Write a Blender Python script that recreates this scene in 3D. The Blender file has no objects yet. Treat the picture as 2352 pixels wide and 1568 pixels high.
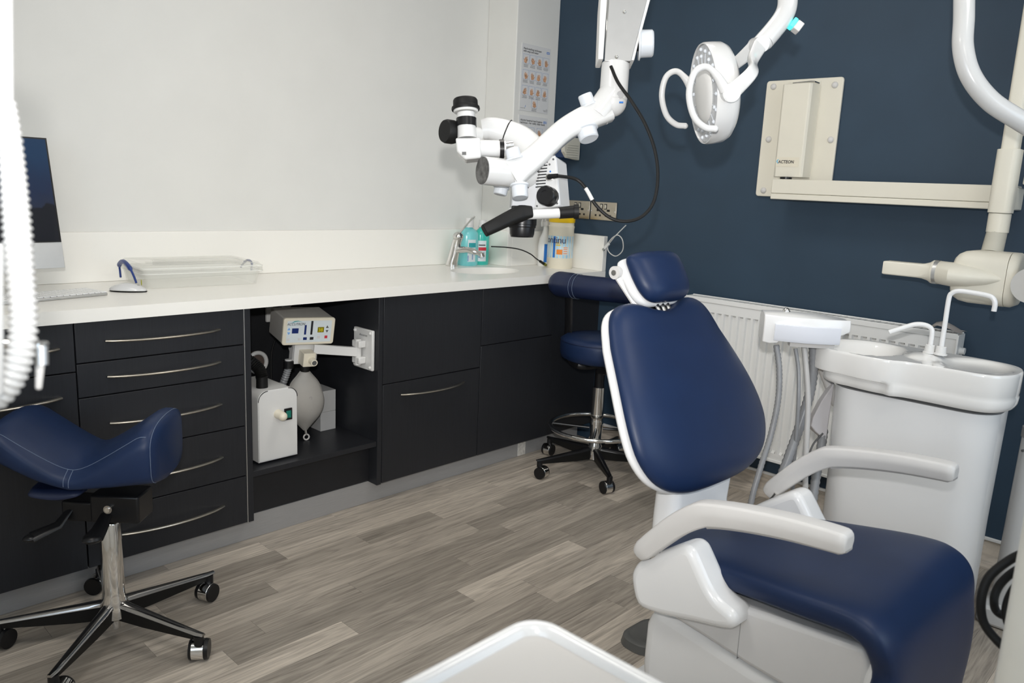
import bpy, math, random
from mathutils import Vector, Matrix
random.seed(7)
SC = bpy.context.scene
COL = SC.collection
PI = math.pi

# ------------------------------------------------------------------ camera
F_PX = 1811.37
CAM = Vector((-3.0827, -2.8925, 1.2423))
CR = Vector((0.693628, -0.718915, 0.045189))      # camera right
CU = Vector((0.107989, 0.165805, 0.980228))       # camera up
CF = Vector((0.712193, 0.675034, -0.192642))      # viewing direction
cd = bpy.data.cameras.new('camera')
cam = bpy.data.objects.new('camera', cd)
COL.objects.link(cam)
m = Matrix((CR, CU, -CF)).transposed().to_4x4()
m.translation = CAM
cam.matrix_world = m
cd.sensor_width = 36.0
cd.lens = F_PX / 2352.0 * 36.0
cd.clip_start = 0.02
cd.dof.use_dof = True
cd.dof.focus_distance = 2.6
cd.dof.aperture_fstop = 6.3
SC.camera = cam

# ------------------------------------------------------------------ light
w = bpy.data.worlds.new('world'); SC.world = w; w.use_nodes = True
w.node_tree.nodes['Background'].inputs[0].default_value = (0.75, 0.85, 1.0, 1)
w.node_tree.nodes['Background'].inputs[1].default_value = 0.6

def area(name, loc, target, sx, sy, power, col):
    l = bpy.data.lights.new(name, 'AREA'); l.shape = 'RECTANGLE'; l.size = sx; l.size_y = sy
    l.energy = power; l.color = col
    o = bpy.data.objects.new(name, l); COL.objects.link(o)
    o.location = loc
    o.rotation_euler = (Vector(target) - Vector(loc)).to_track_quat('-Z', 'Y').to_euler()
    return o
# ceiling LED panels (their housings are built with the ceiling), daylight of the window behind
PANELS = [(-2.95, -1.55), (-1.25, -1.35), (-1.25, -3.0), (-2.95, -3.1)]
CEIL = 2.48
for i, (px, py) in enumerate(PANELS):
    area('ceiling_panel_lamp', (px, py, CEIL - 0.035), (px, py, 0), 0.54, 0.54, 5.2, (1.0, 0.96, 0.90))
area('window_daylight', (-1.35, -3.93, 1.5), (-1.35, -1.0, 1.0), 1.3, 1.0, 11.0, (0.70, 0.85, 1.0))
area('window_daylight', (-4.22, -2.75, 1.5), (0, -2.0, 0.8), 1.2, 1.0, 10.0, (0.72, 0.86, 1.0))
# the photographer's flash, just above the lens
fl = bpy.data.lights.new('camera_flash', 'SPOT'); fl.energy = 150.0; fl.color = (1.0, 0.985, 0.965)
fl.shadow_soft_size = 0.02; fl.spot_size = math.radians(88); fl.spot_blend = 1.0
fo = bpy.data.objects.new('camera_flash', fl); COL.objects.link(fo)
fo.location = CAM + CU * 0.13 - CF * 0.05
fo.rotation_euler = (CF + CU * 0.22).to_track_quat('-Z', 'Y').to_euler()

vs = SC.view_settings
vs.view_transform = 'Standard'; vs.look = 'None'; vs.gamma = 1.0; vs.use_curve_mapping = False
vs.exposure = 0.0
SC.cycles.use_denoising = True
SC.cycles.max_bounces = 8
SC.cycles.diffuse_bounces = 5

# ------------------------------------------------------------------ helpers
def P(u, v, d):
    """point seen at photo pixel (u, v) at depth d metres"""
    return CAM + (CR * ((u - 1176) / F_PX) - CU * ((v - 784) / F_PX) + CF) * d
def PX(u, v, x):
    r = CR * ((u - 1176) / F_PX) - CU * ((v - 784) / F_PX) + CF
    return CAM + r * ((x - CAM.x) / r.x)
def PY(u, v, y):
    r = CR * ((u - 1176) / F_PX) - CU * ((v - 784) / F_PX) + CF
    return CAM + r * ((y - CAM.y) / r.y)
def PZ(u, v, z):
    r = CR * ((u - 1176) / F_PX) - CU * ((v - 784) / F_PX) + CF
    return CAM + r * ((z - CAM.z) / r.z)

def V(*a): return Vector(a)
def frame(z, hint=None):
    z = Vector(z).normalized()
    h = Vector(hint) if hint is not None else (V(0, 0, 1) if abs(z.z) < 0.9 else V(1, 0, 0))
    x = h.cross(z)
    if x.length < 1e-6: x = V(1, 0, 0).cross(z)
    x.normalize()
    return x, z.cross(x), z

def spl(pts, k=6, closed=False):
    """Catmull-Rom through the points"""
    p = [Vector(q) for q in pts]; n = len(p); out = []
    rng = range(n) if closed else range(n - 1)
    for i in rng:
        p1, p2 = p[i], p[(i + 1) % n]
        p0 = p[(i - 1) % n] if (closed or i > 0) else p1 * 2 - p2
        p3 = p[(i + 2) % n] if (closed or i + 2 < n) else p2 * 2 - p1
        for j in range(k):
            t = j / k
            out.append(0.5 * ((2 * p1) + (p2 - p0) * t + (2 * p0 - 5 * p1 + 4 * p2 - p3) * t * t + (3 * p1 - p0 - 3 * p2 + p3) * t ** 3))
    if not closed: out.append(p[-1].copy())
    return out
def lerp_tab(tab, x):
    if x <= tab[0][0]: return tab[0][1]
    for (a, b), (c, d) in zip(tab, tab[1:]):
        if x <= c:
            t = (x - a) / (c - a) if c > a else 0
            return b + (d - b) * t
    return tab[-1][1]
def smooth_tab(tab, k=8):
    s = spl([V(a, b, 0) for a, b in tab], k)
    return [(q.x, q.y) for q in s]

ROOTM = {}
def set_tags(o, label=None, cat=None, group=None, kind=None):
    if label: o['label'] = label
    if cat: o['category'] = cat
    if group: o['group'] = group
    if kind: o['kind'] = kind
    return o
def thing(name, label, cat, loc=(0, 0, 0), rotz=0.0, group=None, kind=None):
    o = bpy.data.objects.new(name, None); COL.objects.link(o)
    o.empty_display_size = 0.05
    o.location = loc; o.rotation_euler = (0, 0, rotz)
    ROOTM[o.name] = Matrix.Translation(Vector(loc)) @ Matrix.Rotation(rotz, 4, 'Z')
    return set_tags(o, label, cat, group, kind)
def root_matrix(o):
    while o.parent is not None: o = o.parent
    return ROOTM.get(o.name, Matrix.Identity(4))

class MB:
    def __init__(s): s.v = []; s.f = []
    def add(s, verts, faces):
        b = len(s.v)
        s.v += [Vector(q) for q in verts]
        s.f += [[i + b for i in q] for q in faces]
        return s
    def box(s, c, size, ax=None):
        c = Vector(c); hx, hy, hz = size[0] / 2, size[1] / 2, size[2] / 2
        X, Y, Z = ax if ax else (V(1, 0, 0), V(0, 1, 0), V(0, 0, 1))
        vs_ = [c + X * (sx * hx) + Y * (sy * hy) + Z * (sz * hz) for sx in (-1, 1) for sy in (-1, 1) for sz in (-1, 1)]
        return s.add(vs_, [(0, 1, 3, 2), (4, 6, 7, 5), (0, 4, 5, 1), (2, 3, 7, 6), (0, 2, 6, 4), (1, 5, 7, 3)])
    def bb(s, x0, x1, y0, y1, z0, z1):
        return s.box(((x0 + x1) / 2, (y0 + y1) / 2, (z0 + z1) / 2), (abs(x1 - x0), abs(y1 - y0), abs(z1 - z0)))
    def loft(s, rings, caps=True, closed=True):
        n = len(rings[0]); vs_ = [q for r in rings for q in r]; fs = []
        for i in range(len(rings) - 1):
            for j in range(n if closed else n - 1):
                k = (j + 1) % n
                fs.append((i * n + j, i * n + k, (i + 1) * n + k, (i + 1) * n + j))
        if caps and closed:
            fs.append(tuple(range(n - 1, -1, -1))); b = (len(rings) - 1) * n
            fs.append(tuple(range(b, b + n)))
        return s.add(vs_, fs)
    def cyl(s, a, b, r, r2=None, n=24, caps=True):
        a = Vector(a); b = Vector(b); r2 = r if r2 is None else r2
        x, y, z = frame(b - a)
        R = lambda c, q: [c + x * (q * math.cos(2 * PI * i / n)) + y * (q * math.sin(2 * PI * i / n)) for i in range(n)]
        return s.loft([R(a, r), R(b, r2)], caps)
    def lathe(s, prof, o=(0, 0, 0), axis=(0, 0, 1), n=32, caps=True, sx=1.0, sy=1.0, hint=None):
        o = Vector(o); x, y, z = frame(axis, hint)
        rings = [[o + z * h + x * (max(r, 1e-4) * sx * math.cos(2 * PI * i / n)) + y * (max(r, 1e-4) * sy * math.sin(2 * PI * i / n)) for i in range(n)] for r, h in prof]
        return s.loft(rings, caps)
    def tube(s, pts, r, n=12, closed=False, flat=None, caps=True, hint=None):
        p = [Vector(q) for q in pts]; N = len(p); rings = []
        up = None
        for i in range(N):
            if closed: t = p[(i + 1) % N] - p[i - 1]
            else: t = p[min(i + 1, N - 1)] - p[max(i - 1, 0)]
            t.normalize()
            if up is None: x, y, _ = frame(t, hint)
            else:
                y = up - t * up.dot(t)
                if y.length < 1e-6: _, y, _ = frame(t)
                y.normalize(); x = y.cross(t)
            up = y
            rr = r[i] if isinstance(r, (list, tuple)) else r
            fx, fy = flat if flat else (1, 1)
            rings.append([p[i] + x * (rr * fx * math.cos(2 * PI * j / n)) + y * (rr * fy * math.sin(2 * PI * j / n)) for j in range(n)])
        if closed:
            rings.append(rings[0]); return s.loft(rings, False)
        return s.loft(rings, caps)
    def sphere(s, c, r, n=20, m=12, sc=(1, 1, 1), ax=None):
        X, Y, Z = ax if ax else (V(1, 0, 0), V(0, 1, 0), V(0, 0, 1))
        c = Vector(c); rings = []
        for i in range(m + 1):
            a = -PI / 2 + PI * i / m
            rr = max(math.cos(a), 1e-3) * r
            rings.append([c + X * (rr * sc[0] * math.cos(2 * PI * j / n)) + Y * (rr * sc[1] * math.sin(2 * PI * j / n)) + Z * (math.sin(a) * r * sc[2]) for j in range(n)])
        return s.loft(rings)
    def prism(s, outline, o, ex, ey, ez, t0, t1=None):
        """2-D outline in (ex, ey) extruded from t0 to t1 along ez"""
        o = Vector(o); ex = Vector(ex); ey = Vector(ey); ez = Vector(ez)
        if t1 is None: t0, t1 = 0.0, t0
        a = [o + ex * q[0] + ey * q[1] + ez * t0 for q in outline]
        b = [o + ex * q[0] + ey * q[1] + ez * t1 for q in outline]
        return s.loft([a, b])
    def build(s, name, mat, parent=None, bevel=0.0, seg=2, sub=0, world=False, smooth=True, ang=35):
        vs_ = s.v
        if world and parent is not None:
            inv = root_matrix(parent).inverted(); vs_ = [inv @ q for q in vs_]
        me = bpy.data.meshes.new(name)
        me.from_pydata([tuple(q) for q in vs_], [], s.f)
        me.validate(); me.update()
        import bmesh
        bm = bmesh.new(); bm.from_mesh(me)
        bmesh.ops.recalc_face_normals(bm, faces=bm.faces)
        bm.to_mesh(me); bm.free()
        if smooth:
            me.shade_smooth(); me.set_sharp_from_angle(angle=math.radians(ang))
        me.materials.append(mat)
        o = bpy.data.objects.new(name, me); COL.objects.link(o)
        if parent is not None: o.parent = parent
        if bevel > 0:
            b = o.modifiers.new('bevel', 'BEVEL'); b.width = bevel; b.segments = seg
            b.limit_method = 'ANGLE'; b.angle_limit = math.radians(40); b.harden_normals = False
        if sub > 0:
            q = o.modifiers.new('sub', 'SUBSURF'); q.levels = sub; q.render_levels = sub
        return o

def rrect(w_, h_, r, k=5, cx=0, cy=0):
    out = []
    for (sx, sy, a0) in ((1, 1, 0), (-1, 1, 90), (-1, -1, 180), (1, -1, 270)):
        for i in range(k + 1):
            a = math.radians(a0 + 90 * i / k)
            out.append((cx + sx * (w_ / 2 - r) + r * math.cos(a), cy + sy * (h_ / 2 - r) + r * math.sin(a)))
    return out

def text_part(name, body, size, mat, parent, o, ex, ey, world=True, shear=0.0, align='LEFT', lift=0.0, space=1.0, xscale=1.0, bold=0.0):
    cu = bpy.data.curves.new(name, 'FONT'); cu.body = body; cu.size = size; cu.align_x = align; cu.shear = shear
    cu.space_line = 0.9; cu.space_character = space; cu.offset = bold; cu.resolution_u = 3
    to = bpy.data.objects.new(name, cu); COL.objects.link(to)
    bpy.context.view_layer.update()
    me0 = bpy.data.meshes.new_from_object(to.evaluated_get(bpy.context.evaluated_depsgraph_get()))
    bpy.data.objects.remove(to); bpy.data.curves.remove(cu)
    o = Vector(o); ex = Vector(ex).normalized(); ey = Vector(ey).normalized(); n = ex.cross(ey)
    mb = MB()
    mb.add([o + ex * (q.co.x * xscale) + ey * q.co.y + n * lift for q in me0.vertices], [list(pl.vertices) for pl in me0.polygons])
    bpy.data.meshes.remove(me0)
    return mb.build(name, mat, parent, world=world, smooth=False)

# ------------------------------------------------------------------ materials
MATS = {}
def mat(name, col, rough=0.5, metal=0.0, coat=0.0, spec=0.5, trans=0.0, ior=1.45, noise=0.0, nscale=20.0, bump=0.0, bscale=200.0, emit=None, estr=0.0, sss=0.0, alpha=1.0, stretch=None, sheen=0.0):
    if name in MATS: return MATS[name]
    mt = bpy.data.materials.new(name); mt.use_nodes = True
    nt = mt.node_tree; b = nt.nodes['Principled BSDF']
    b.inputs['Base Color'].default_value = (*col, 1); b.inputs['Roughness'].default_value = rough
    b.inputs['Metallic'].default_value = metal; b.inputs['Coat Weight'].default_value = coat
    b.inputs['Specular IOR Level'].default_value = spec; b.inputs['Transmission Weight'].default_value = trans
    b.inputs['IOR'].default_value = ior; b.inputs['Alpha'].default_value = alpha
    if sheen: b.inputs['Sheen Weight'].default_value = sheen
    if sss:
        b.inputs['Subsurface Weight'].default_value = sss; b.inputs['Subsurface Radius'].default_value = (0.01, 0.01, 0.01)
    if emit:
        b.inputs['Emission Color'].default_value = (*emit, 1); b.inputs['Emission Strength'].default_value = estr
    tc = nt.nodes.new('ShaderNodeTexCoord')
    src = tc.outputs['Object']
    if stretch:
        mp = nt.nodes.new('ShaderNodeMapping'); mp.inputs['Scale'].default_value = stretch
        nt.links.new(src, mp.inputs['Vector']); src = mp.outputs['Vector']
    if noise > 0:
        n = nt.nodes.new('ShaderNodeTexNoise'); n.inputs['Scale'].default_value = nscale; n.inputs['Detail'].default_value = 4
        nt.links.new(src, n.inputs['Vector'])
        r = nt.nodes.new('ShaderNodeValToRGB')
        r.color_ramp.elements[0].position = 0.3; r.color_ramp.elements[1].position = 0.7
        r.color_ramp.elements[0].color = (*[c * (1 - noise) for c in col], 1)
        r.color_ramp.elements[1].color = (*[min(1, c * (1 + noise)) for c in col], 1)
        nt.links.new(n.outputs['Fac'], r.inputs['Fac']); nt.links.new(r.outputs['Color'], b.inputs['Base Color'])
    if bump > 0:
        n2 = nt.nodes.new('ShaderNodeTexNoise'); n2.inputs['Scale'].default_value = bscale; n2.inputs['Detail'].default_value = 3
        nt.links.new(src, n2.inputs['Vector'])
        bp = nt.nodes.new('ShaderNodeBump'); bp.inputs['Strength'].default_value = bump; bp.inputs['Distance'].default_value = 0.001
        nt.links.new(n2.outputs['Fac'], bp.inputs['Height']); nt.links.new(bp.outputs['Normal'], b.inputs['Normal'])
    MATS[name] = mt
    return mt

M_WALL = mat('wall_white', (0.75, 0.745, 0.715), 0.75, noise=0.015, nscale=6, bump=0.08, bscale=260)
M_BLUE = mat('wall_navy', (0.025, 0.050, 0.082), 0.55, noise=0.06, nscale=5, bump=0.12, bscale=300)
M_CEIL = mat('ceiling_white', (0.82, 0.81, 0.79), 0.85, noise=0.01)
M_CAB = mat('cabinet_charcoal', (0.0165, 0.0175, 0.021), 0.42, noise=0.12, nscale=8, stretch=(40, 2, 1.2), bump=0.05, bscale=60, spec=0.45)
M_CABIN = mat('cabinet_inside', (0.012, 0.0125, 0.015), 0.5, noise=0.1, nscale=12)
M_STEEL = mat('brushed_steel', (0.40, 0.40, 0.405), 0.36, metal=0.35, noise=0.08, nscale=30, stretch=(0.6, 1, 40))
M_NICKEL = mat('brushed_nickel', (0.62, 0.58, 0.50), 0.30, metal=1.0, noise=0.06, nscale=60)
M_CHROME = mat('chrome', (0.72, 0.71, 0.69), 0.08, metal=1.0, noise=0.02, nscale=8)
M_DCHROME = mat('dark_chrome', (0.46, 0.45, 0.44), 0.18, metal=1.0, noise=0.05, nscale=12)
M_NAVY = mat('navy_vinyl', (0.0085, 0.0215, 0.066), 0.42, coat=0.0, noise=0.07, nscale=9, bump=0.10, bscale=900, spec=0.36)
M_NAVYD = mat('navy_vinyl_dark', (0.010, 0.018, 0.055), 0.42, coat=0.06, noise=0.07, nscale=9, bump=0.10, bscale=900)
M_STITCH = mat('pale_thread', (0.14, 0.18, 0.26), 0.7, noise=0.1, nscale=300)
M_WHITE = mat('gloss_white', (0.63, 0.63, 0.625), 0.18, coat=0.25, noise=0.01, nscale=5)
M_WHITEM = mat('satin_white', (0.71, 0.705, 0.69), 0.38, noise=0.015, nscale=9)
M_WHITEC = mat('chair_white', (0.80, 0.80, 0.80), 0.20, coat=0.2, noise=0.01, nscale=5)
M_RAD = mat('radiator_enamel', (0.80, 0.80, 0.785), 0.35, noise=0.01, nscale=9)
M_PORC = mat('porcelain', (0.82, 0.81, 0.79), 0.09, coat=0.5, noise=0.012, nscale=4)
M_CREAM = mat('cream_plastic', (0.75, 0.715, 0.615), 0.42, noise=0.02, nscale=6)
M_GREYP = mat('warm_grey_plastic', (0.65, 0.635, 0.62), 0.42, noise=0.02, nscale=10)
M_GREYM = mat('mid_grey_plastic', (0.27, 0.27, 0.275), 0.45, noise=0.05, nscale=40)
M_GREYD = mat('dark_grey_plastic', (0.10, 0.10, 0.10), 0.45, noise=0.05, nscale=40)
M_BLACK = mat('black_plastic', (0.008, 0.008, 0.009), 0.32, spec=0.4, noise=0.1, nscale=40)
M_BLACKM = mat('black_rubber', (0.008, 0.008, 0.008), 0.5, spec=0.3, noise=0.1, nscale=40)
M_SILI = mat('milky_silicone', (0.66, 0.69, 0.73), 0.32, sss=0.35, noise=0.02, nscale=20)
M_PRINT = mat('print_black', (0.015, 0.015, 0.02), 0.6, noise=0.05)
M_PAPER = mat('laminated_paper', (0.70, 0.70, 0.70), 0.25, noise=0.02, nscale=5)
M_SKIN = mat('print_skin', (0.60, 0.34, 0.20), 0.5, noise=0.35, nscale=120)
M_PBLUE = mat('print_pale_blue', (0.28, 0.40, 0.62), 0.5, noise=0.05)
M_NHS = mat('print_blue', (0.02, 0.17, 0.55), 0.5, noise=0.04)
M_CLEAR = mat('clear_plastic', (0.86, 0.86, 0.80), 0.12, alpha=0.20, noise=0.01, coat=0.3)
M_BLUEH = mat('blue_plastic', (0.018, 0.045, 0.20), 0.35, noise=0.05, nscale=30)
M_TEAL = mat('teal_liquid_plastic', (0.22, 0.66, 0.67), 0.22, sss=0.3, coat=0.2, noise=0.03, nscale=14)
M_GREENB = mat('green_liquid_plastic', (0.05, 0.52, 0.44), 0.2, sss=0.3, coat=0.2, noise=0.04, nscale=14)
M_LABEL = mat('label_paper', (0.72, 0.78, 0.80), 0.4, noise=0.03, nscale=30)
M_ORANGE = mat('print_orange', (0.85, 0.25, 0.02), 0.5, noise=0.05)
M_RED = mat('print_red', (0.60, 0.03, 0.05), 0.5, noise=0.05)
M_TEALP = mat('print_teal', (0.03, 0.35, 0.38), 0.5, noise=0.05)
M_YELLOW = mat('yellow_plastic', (0.85, 0.55, 0.01), 0.35, noise=0.03)
M_IVORY = mat('ivory_plastic', (0.80, 0.74, 0.60), 0.35, noise=0.02)
M_GREYHOSE = mat('grey_hose', (0.25, 0.255, 0.265), 0.35, noise=0.05, nscale=60)
M_BAG = mat('grey_rubber_bag', (0.38, 0.365, 0.34), 0.6, noise=0.04, nscale=20)
M_TAUPE = mat('tray_beige', (0.50, 0.485, 0.465), 0.45, noise=0.012, nscale=4)
M_ALU = mat('anodised_aluminium', (0.62, 0.62, 0.61), 0.35, metal=0.85, noise=0.02, nscale=30)

def mat_quartz():
    mt = bpy.data.materials.new('speckled_quartz'); mt.use_nodes = True
    nt = mt.node_tree; b = nt.nodes['Principled BSDF']
    tc = nt.nodes.new('ShaderNodeTexCoord')
    v = nt.nodes.new('ShaderNodeTexVoronoi'); v.inputs['Scale'].default_value = 260
    nt.links.new(tc.outputs['Object'], v.inputs['Vector'])
    n = nt.nodes.new('ShaderNodeTexNoise'); n.inputs['Scale'].default_value = 38; n.inputs['Detail'].default_value = 6
    nt.links.new(tc.outputs['Object'], n.inputs['Vector'])
    r = nt.nodes.new('ShaderNodeValToRGB')
    r.color_ramp.elements[0].position = 0.0; r.color_ramp.elements[0].color = (0.50, 0.48, 0.43, 1)
    r.color_ramp.elements[1].position = 0.16; r.color_ramp.elements[1].color = (0.90, 0.88, 0.825, 1)
    nt.links.new(v.outputs['Distance'], r.inputs['Fac'])
    r2 = nt.nodes.new('ShaderNodeValToRGB')
    r2.color_ramp.elements[0].position = 0.58; r2.color_ramp.elements[0].color = (0, 0, 0, 1)
    r2.color_ramp.elements[1].position = 0.66; r2.color_ramp.elements[1].color = (1, 1, 1, 1)
    nt.links.new(n.outputs['Fac'], r2.inputs['Fac'])
    mx = nt.nodes.new('ShaderNodeMix'); mx.data_type = 'RGBA'
    nt.links.new(r2.outputs['Color'], mx.inputs['Factor'])
    mx.inputs['A'].default_value = (0.90, 0.88, 0.825, 1); nt.links.new(r.outputs['Color'], mx.inputs['B'])
    nt.links.new(mx.outputs['Result'], b.inputs['Base Color'])
    b.inputs['Roughness'].default_value = 0.28
    return mt
M_QUARTZ = mat_quartz()

def mat_plank(name='grey_oak_vinyl', vertical=False):
    mt = bpy.data.materials.new(name); mt.use_nodes = True
    nt = mt.node_tree; b = nt.nodes['Principled BSDF']; L = nt.links.new
    tc = nt.nodes.new('ShaderNodeTexCoord'); oi = nt.nodes.new('ShaderNodeObjectInfo')
    mu = nt.nodes.new('ShaderNodeMath'); mu.operation = 'MULTIPLY'; mu.inputs[1].default_value = 37.0
    L(oi.outputs['Random'], mu.inputs[0])
    cb = nt.nodes.new('ShaderNodeCombineXYZ'); L(mu.outputs[0], cb.inputs[0]); L(mu.outputs[0], cb.inputs[1]); L(mu.outputs[0], cb.inputs[2])
    va = nt.nodes.new('ShaderNodeVectorMath'); va.operation = 'ADD'
    L(tc.outputs['Object'], va.inputs[0]); L(cb.outputs[0], va.inputs[1])
    mp = nt.nodes.new('ShaderNodeMapping'); mp.inputs['Scale'].default_value = (1.5, 24.0, 24.0) if not vertical else (22, 2.2, 6)
    L(va.outputs[0], mp.inputs['Vector'])
    n1 = nt.nodes.new('ShaderNodeTexNoise'); n1.inputs['Scale'].default_value = 2.4; n1.inputs['Detail'].default_value = 9; n1.inputs['Roughness'].default_value = 0.66; n1.inputs['Distortion'].default_value = 0.7
    L(mp.outputs[0], n1.inputs['Vector'])
    n2 = nt.nodes.new('ShaderNodeTexNoise'); n2.inputs['Scale'].default_value = 0.55; n2.inputs['Detail'].default_value = 2; n2.inputs['Distortion'].default_value = 1.5
    L(mp.outputs[0], n2.inputs['Vector'])
    # rings of grain: sine of the low noise
    ms = nt.nodes.new('ShaderNodeMath'); ms.operation = 'MULTIPLY'; ms.inputs[1].default_value = 62.0; L(n2.outputs['Fac'], ms.inputs[0])
    si = nt.nodes.new('ShaderNodeMath'); si.operation = 'SINE'; L(ms.outputs[0], si.inputs[0])
    sm = nt.nodes.new('ShaderNodeMath'); sm.operation = 'MULTIPLY_ADD'; sm.inputs[1].default_value = 0.075; L(si.outputs[0], sm.inputs[0]); L(n1.outputs['Fac'], sm.inputs[2])
    fine = nt.nodes.new('ShaderNodeTexNoise'); fine.inputs['Scale'].default_value = 12.0; fine.inputs['Detail'].default_value = 4
    L(mp.outputs[0], fine.inputs['Vector'])
    sf = nt.nodes.new('ShaderNodeMath'); sf.operation = 'MULTIPLY_ADD'; sf.inputs[1].default_value = 0.30; L(fine.outputs['Fac'], sf.inputs[0]); L(sm.outputs[0], sf.inputs[2])
    r = nt.nodes.new('ShaderNodeValToRGB')
    e = r.color_ramp.elements
    e[0].position = 0.30; e[0].color = (0.165, 0.144, 0.121, 1)
    e[1].position = 0.98; e[1].color = (0.54, 0.478, 0.402, 1)
    x = e.new(0.62); x.color = (0.36, 0.316, 0.266, 1)
    L(sf.outputs[0], r.inputs['Fac'])
    hv = nt.nodes.new('ShaderNodeHueSaturation')
    mr = nt.nodes.new('ShaderNodeMapRange'); mr.inputs['To Min'].default_value = 0.76; mr.inputs['To Max'].default_value = 1.50
    L(oi.outputs['Random'], mr.inputs['Value']); L(mr.outputs[0], hv.inputs['Value'])
    L(r.outputs['Color'], hv.inputs['Color']); L(hv.outputs['Color'], b.inputs['Base Color'])
    b.inputs['Roughness'].default_value = 0.42; b.inputs['Specular IOR Level'].default_value = 0.4
    bp = nt.nodes.new('ShaderNodeBump'); bp.inputs['Strength'].default_value = 0.12; bp.inputs['Distance'].default_value = 0.001
    L(sf.outputs[0], bp.inputs['Height']); L(bp.outputs['Normal'], b.inputs['Normal'])
    return mt
M_PLANK = mat_plank()
M_PLANKV = mat_plank('grey_oak_cove', True)

# ------------------------------------------------------------------ room
XL, YF = -4.3, -4.0
H = 0.8595           # worktop height
YC = -0.555          # cabinet fronts
PILX, PILY = -0.2987, -0.194
def struct(name, mb, m_, **k):
    o = mb.build(name, m_, **k); o['kind'] = 'structure'; return o
floor = struct('floor', MB().bb(XL, 0, YF, 0, -0.06, -0.002), mat('floor_screed', (0.09, 0.08, 0.07), 0.7, noise=0.1), smooth=False)
floor['label'] = 'grey oak-look plank vinyl floor'
struct('wall_back', MB().bb(XL - 0.1, 0.1, 0, 0.1, -0.06, CEIL + 0.1), M_WALL, smooth=False)
struct('wall_right', MB().bb(0, 0.1, YF - 0.1, 0, -0.06, CEIL + 0.1), M_BLUE, smooth=False)
struct('wall_left', MB().bb(XL - 0.1, XL, YF - 0.1, -3.4, -0.06, CEIL + 0.1).bb(XL - 0.1, XL, -2.1, 0, -0.06, CEIL + 0.1).bb(XL - 0.1, XL, -3.4, -2.1, -0.06, 0.95).bb(XL - 0.1, XL, -3.4, -2.1, 2.05, CEIL + 0.1), M_WALL, smooth=False)
wf = MB().bb(XL, -2.05, YF - 0.1, YF, -0.06, CEIL + 0.1).bb(-0.65, 0, YF - 0.1, YF, -0.06, CEIL + 0.1).bb(-2.05, -0.65, YF - 0.1, YF, -0.06, 0.95).bb(-2.05, -0.65, YF - 0.1, YF, 2.05, CEIL + 0.1)
struct('wall_front', wf, M_WALL, smooth=False)
struct('wall_pillar', MB().bb(PILX, 0.0, PILY, 0.0, 0, CEIL), M_WALL, bevel=0.004)
struct('ceiling', MB().bb(XL, 0, YF, 0, CEIL, CEIL + 0.1), M_CEIL, smooth=False)
win = thing('window_1', None, None, (-1.35, YF, 0.95), kind='structure')
wb = MB()
for x0, x1, z0, z1 in ((-2.05, -0.65, 0.95, 1.0), (-2.05, -0.65, 2.0, 2.05), (-2.05, -2.0, 1.0, 2.0), (-0.70, -0.65, 1.0, 2.0), (-1.375, -1.325, 1.0, 2.0)):
    wb.bb(x0, x1, YF - 0.07, YF - 0.02, z0, z1)
wb.build('window_frame', M_WHITEM, win, world=True, bevel=0.004)
for x0, x1 in ((-2.0, -1.375), (-1.325, -0.70)):
    MB().bb(x0, x1, YF - 0.055, YF - 0.049, 1.0, 2.0).build('pane', mat('window_glass', (0.9, 0.95, 1.0), 0.05, trans=1.0, ior=1.05, noise=0.01), win, world=True, smooth=False)

win = thing('window_2', None, None, (XL, -2.75, 0.95), kind='structure')
wb = MB()
for y0, y1, z0, z1 in ((-3.4, -2.1, 0.95, 1.0), (-3.4, -2.1, 2.0, 2.05), (-3.4, -3.35, 1.0, 2.0), (-2.15, -2.1, 1.0, 2.0), (-2.775, -2.725, 1.0, 2.0)):
    wb.bb(XL - 0.07, XL - 0.02, y0, y1, z0, z1)
wb.build('window_frame', M_WHITEM, win, world=True, bevel=0.004)
for y0, y1 in ((-3.35, -2.775), (-2.725, -2.15)):
    MB().bb(XL - 0.055, XL - 0.049, y0, y1, 1.0, 2.0).build('pane', MATS['window_glass'], win, world=True, smooth=False)

# coved vinyl skirting and its cap on the navy wall
cv = [(0.0, 0.092), (-0.004, 0.092), (-0.0045, 0.045), (-0.010, 0.022), (-0.022, 0.009), (-0.045, 0.003), (-0.045, 0.0), (0.0, 0.0)]
struct('baseboard_right', MB().prism(cv, (0, 0, 0), (1, 0, 0), (0, 0, 1), (0, 1, 0), YF, YC), M_PLANKV)
struct('trim_1', MB().bb(-0.010, 0.0, YF, YC, 0.092, 0.104), M_WHITEM, bevel=0.002)

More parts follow.
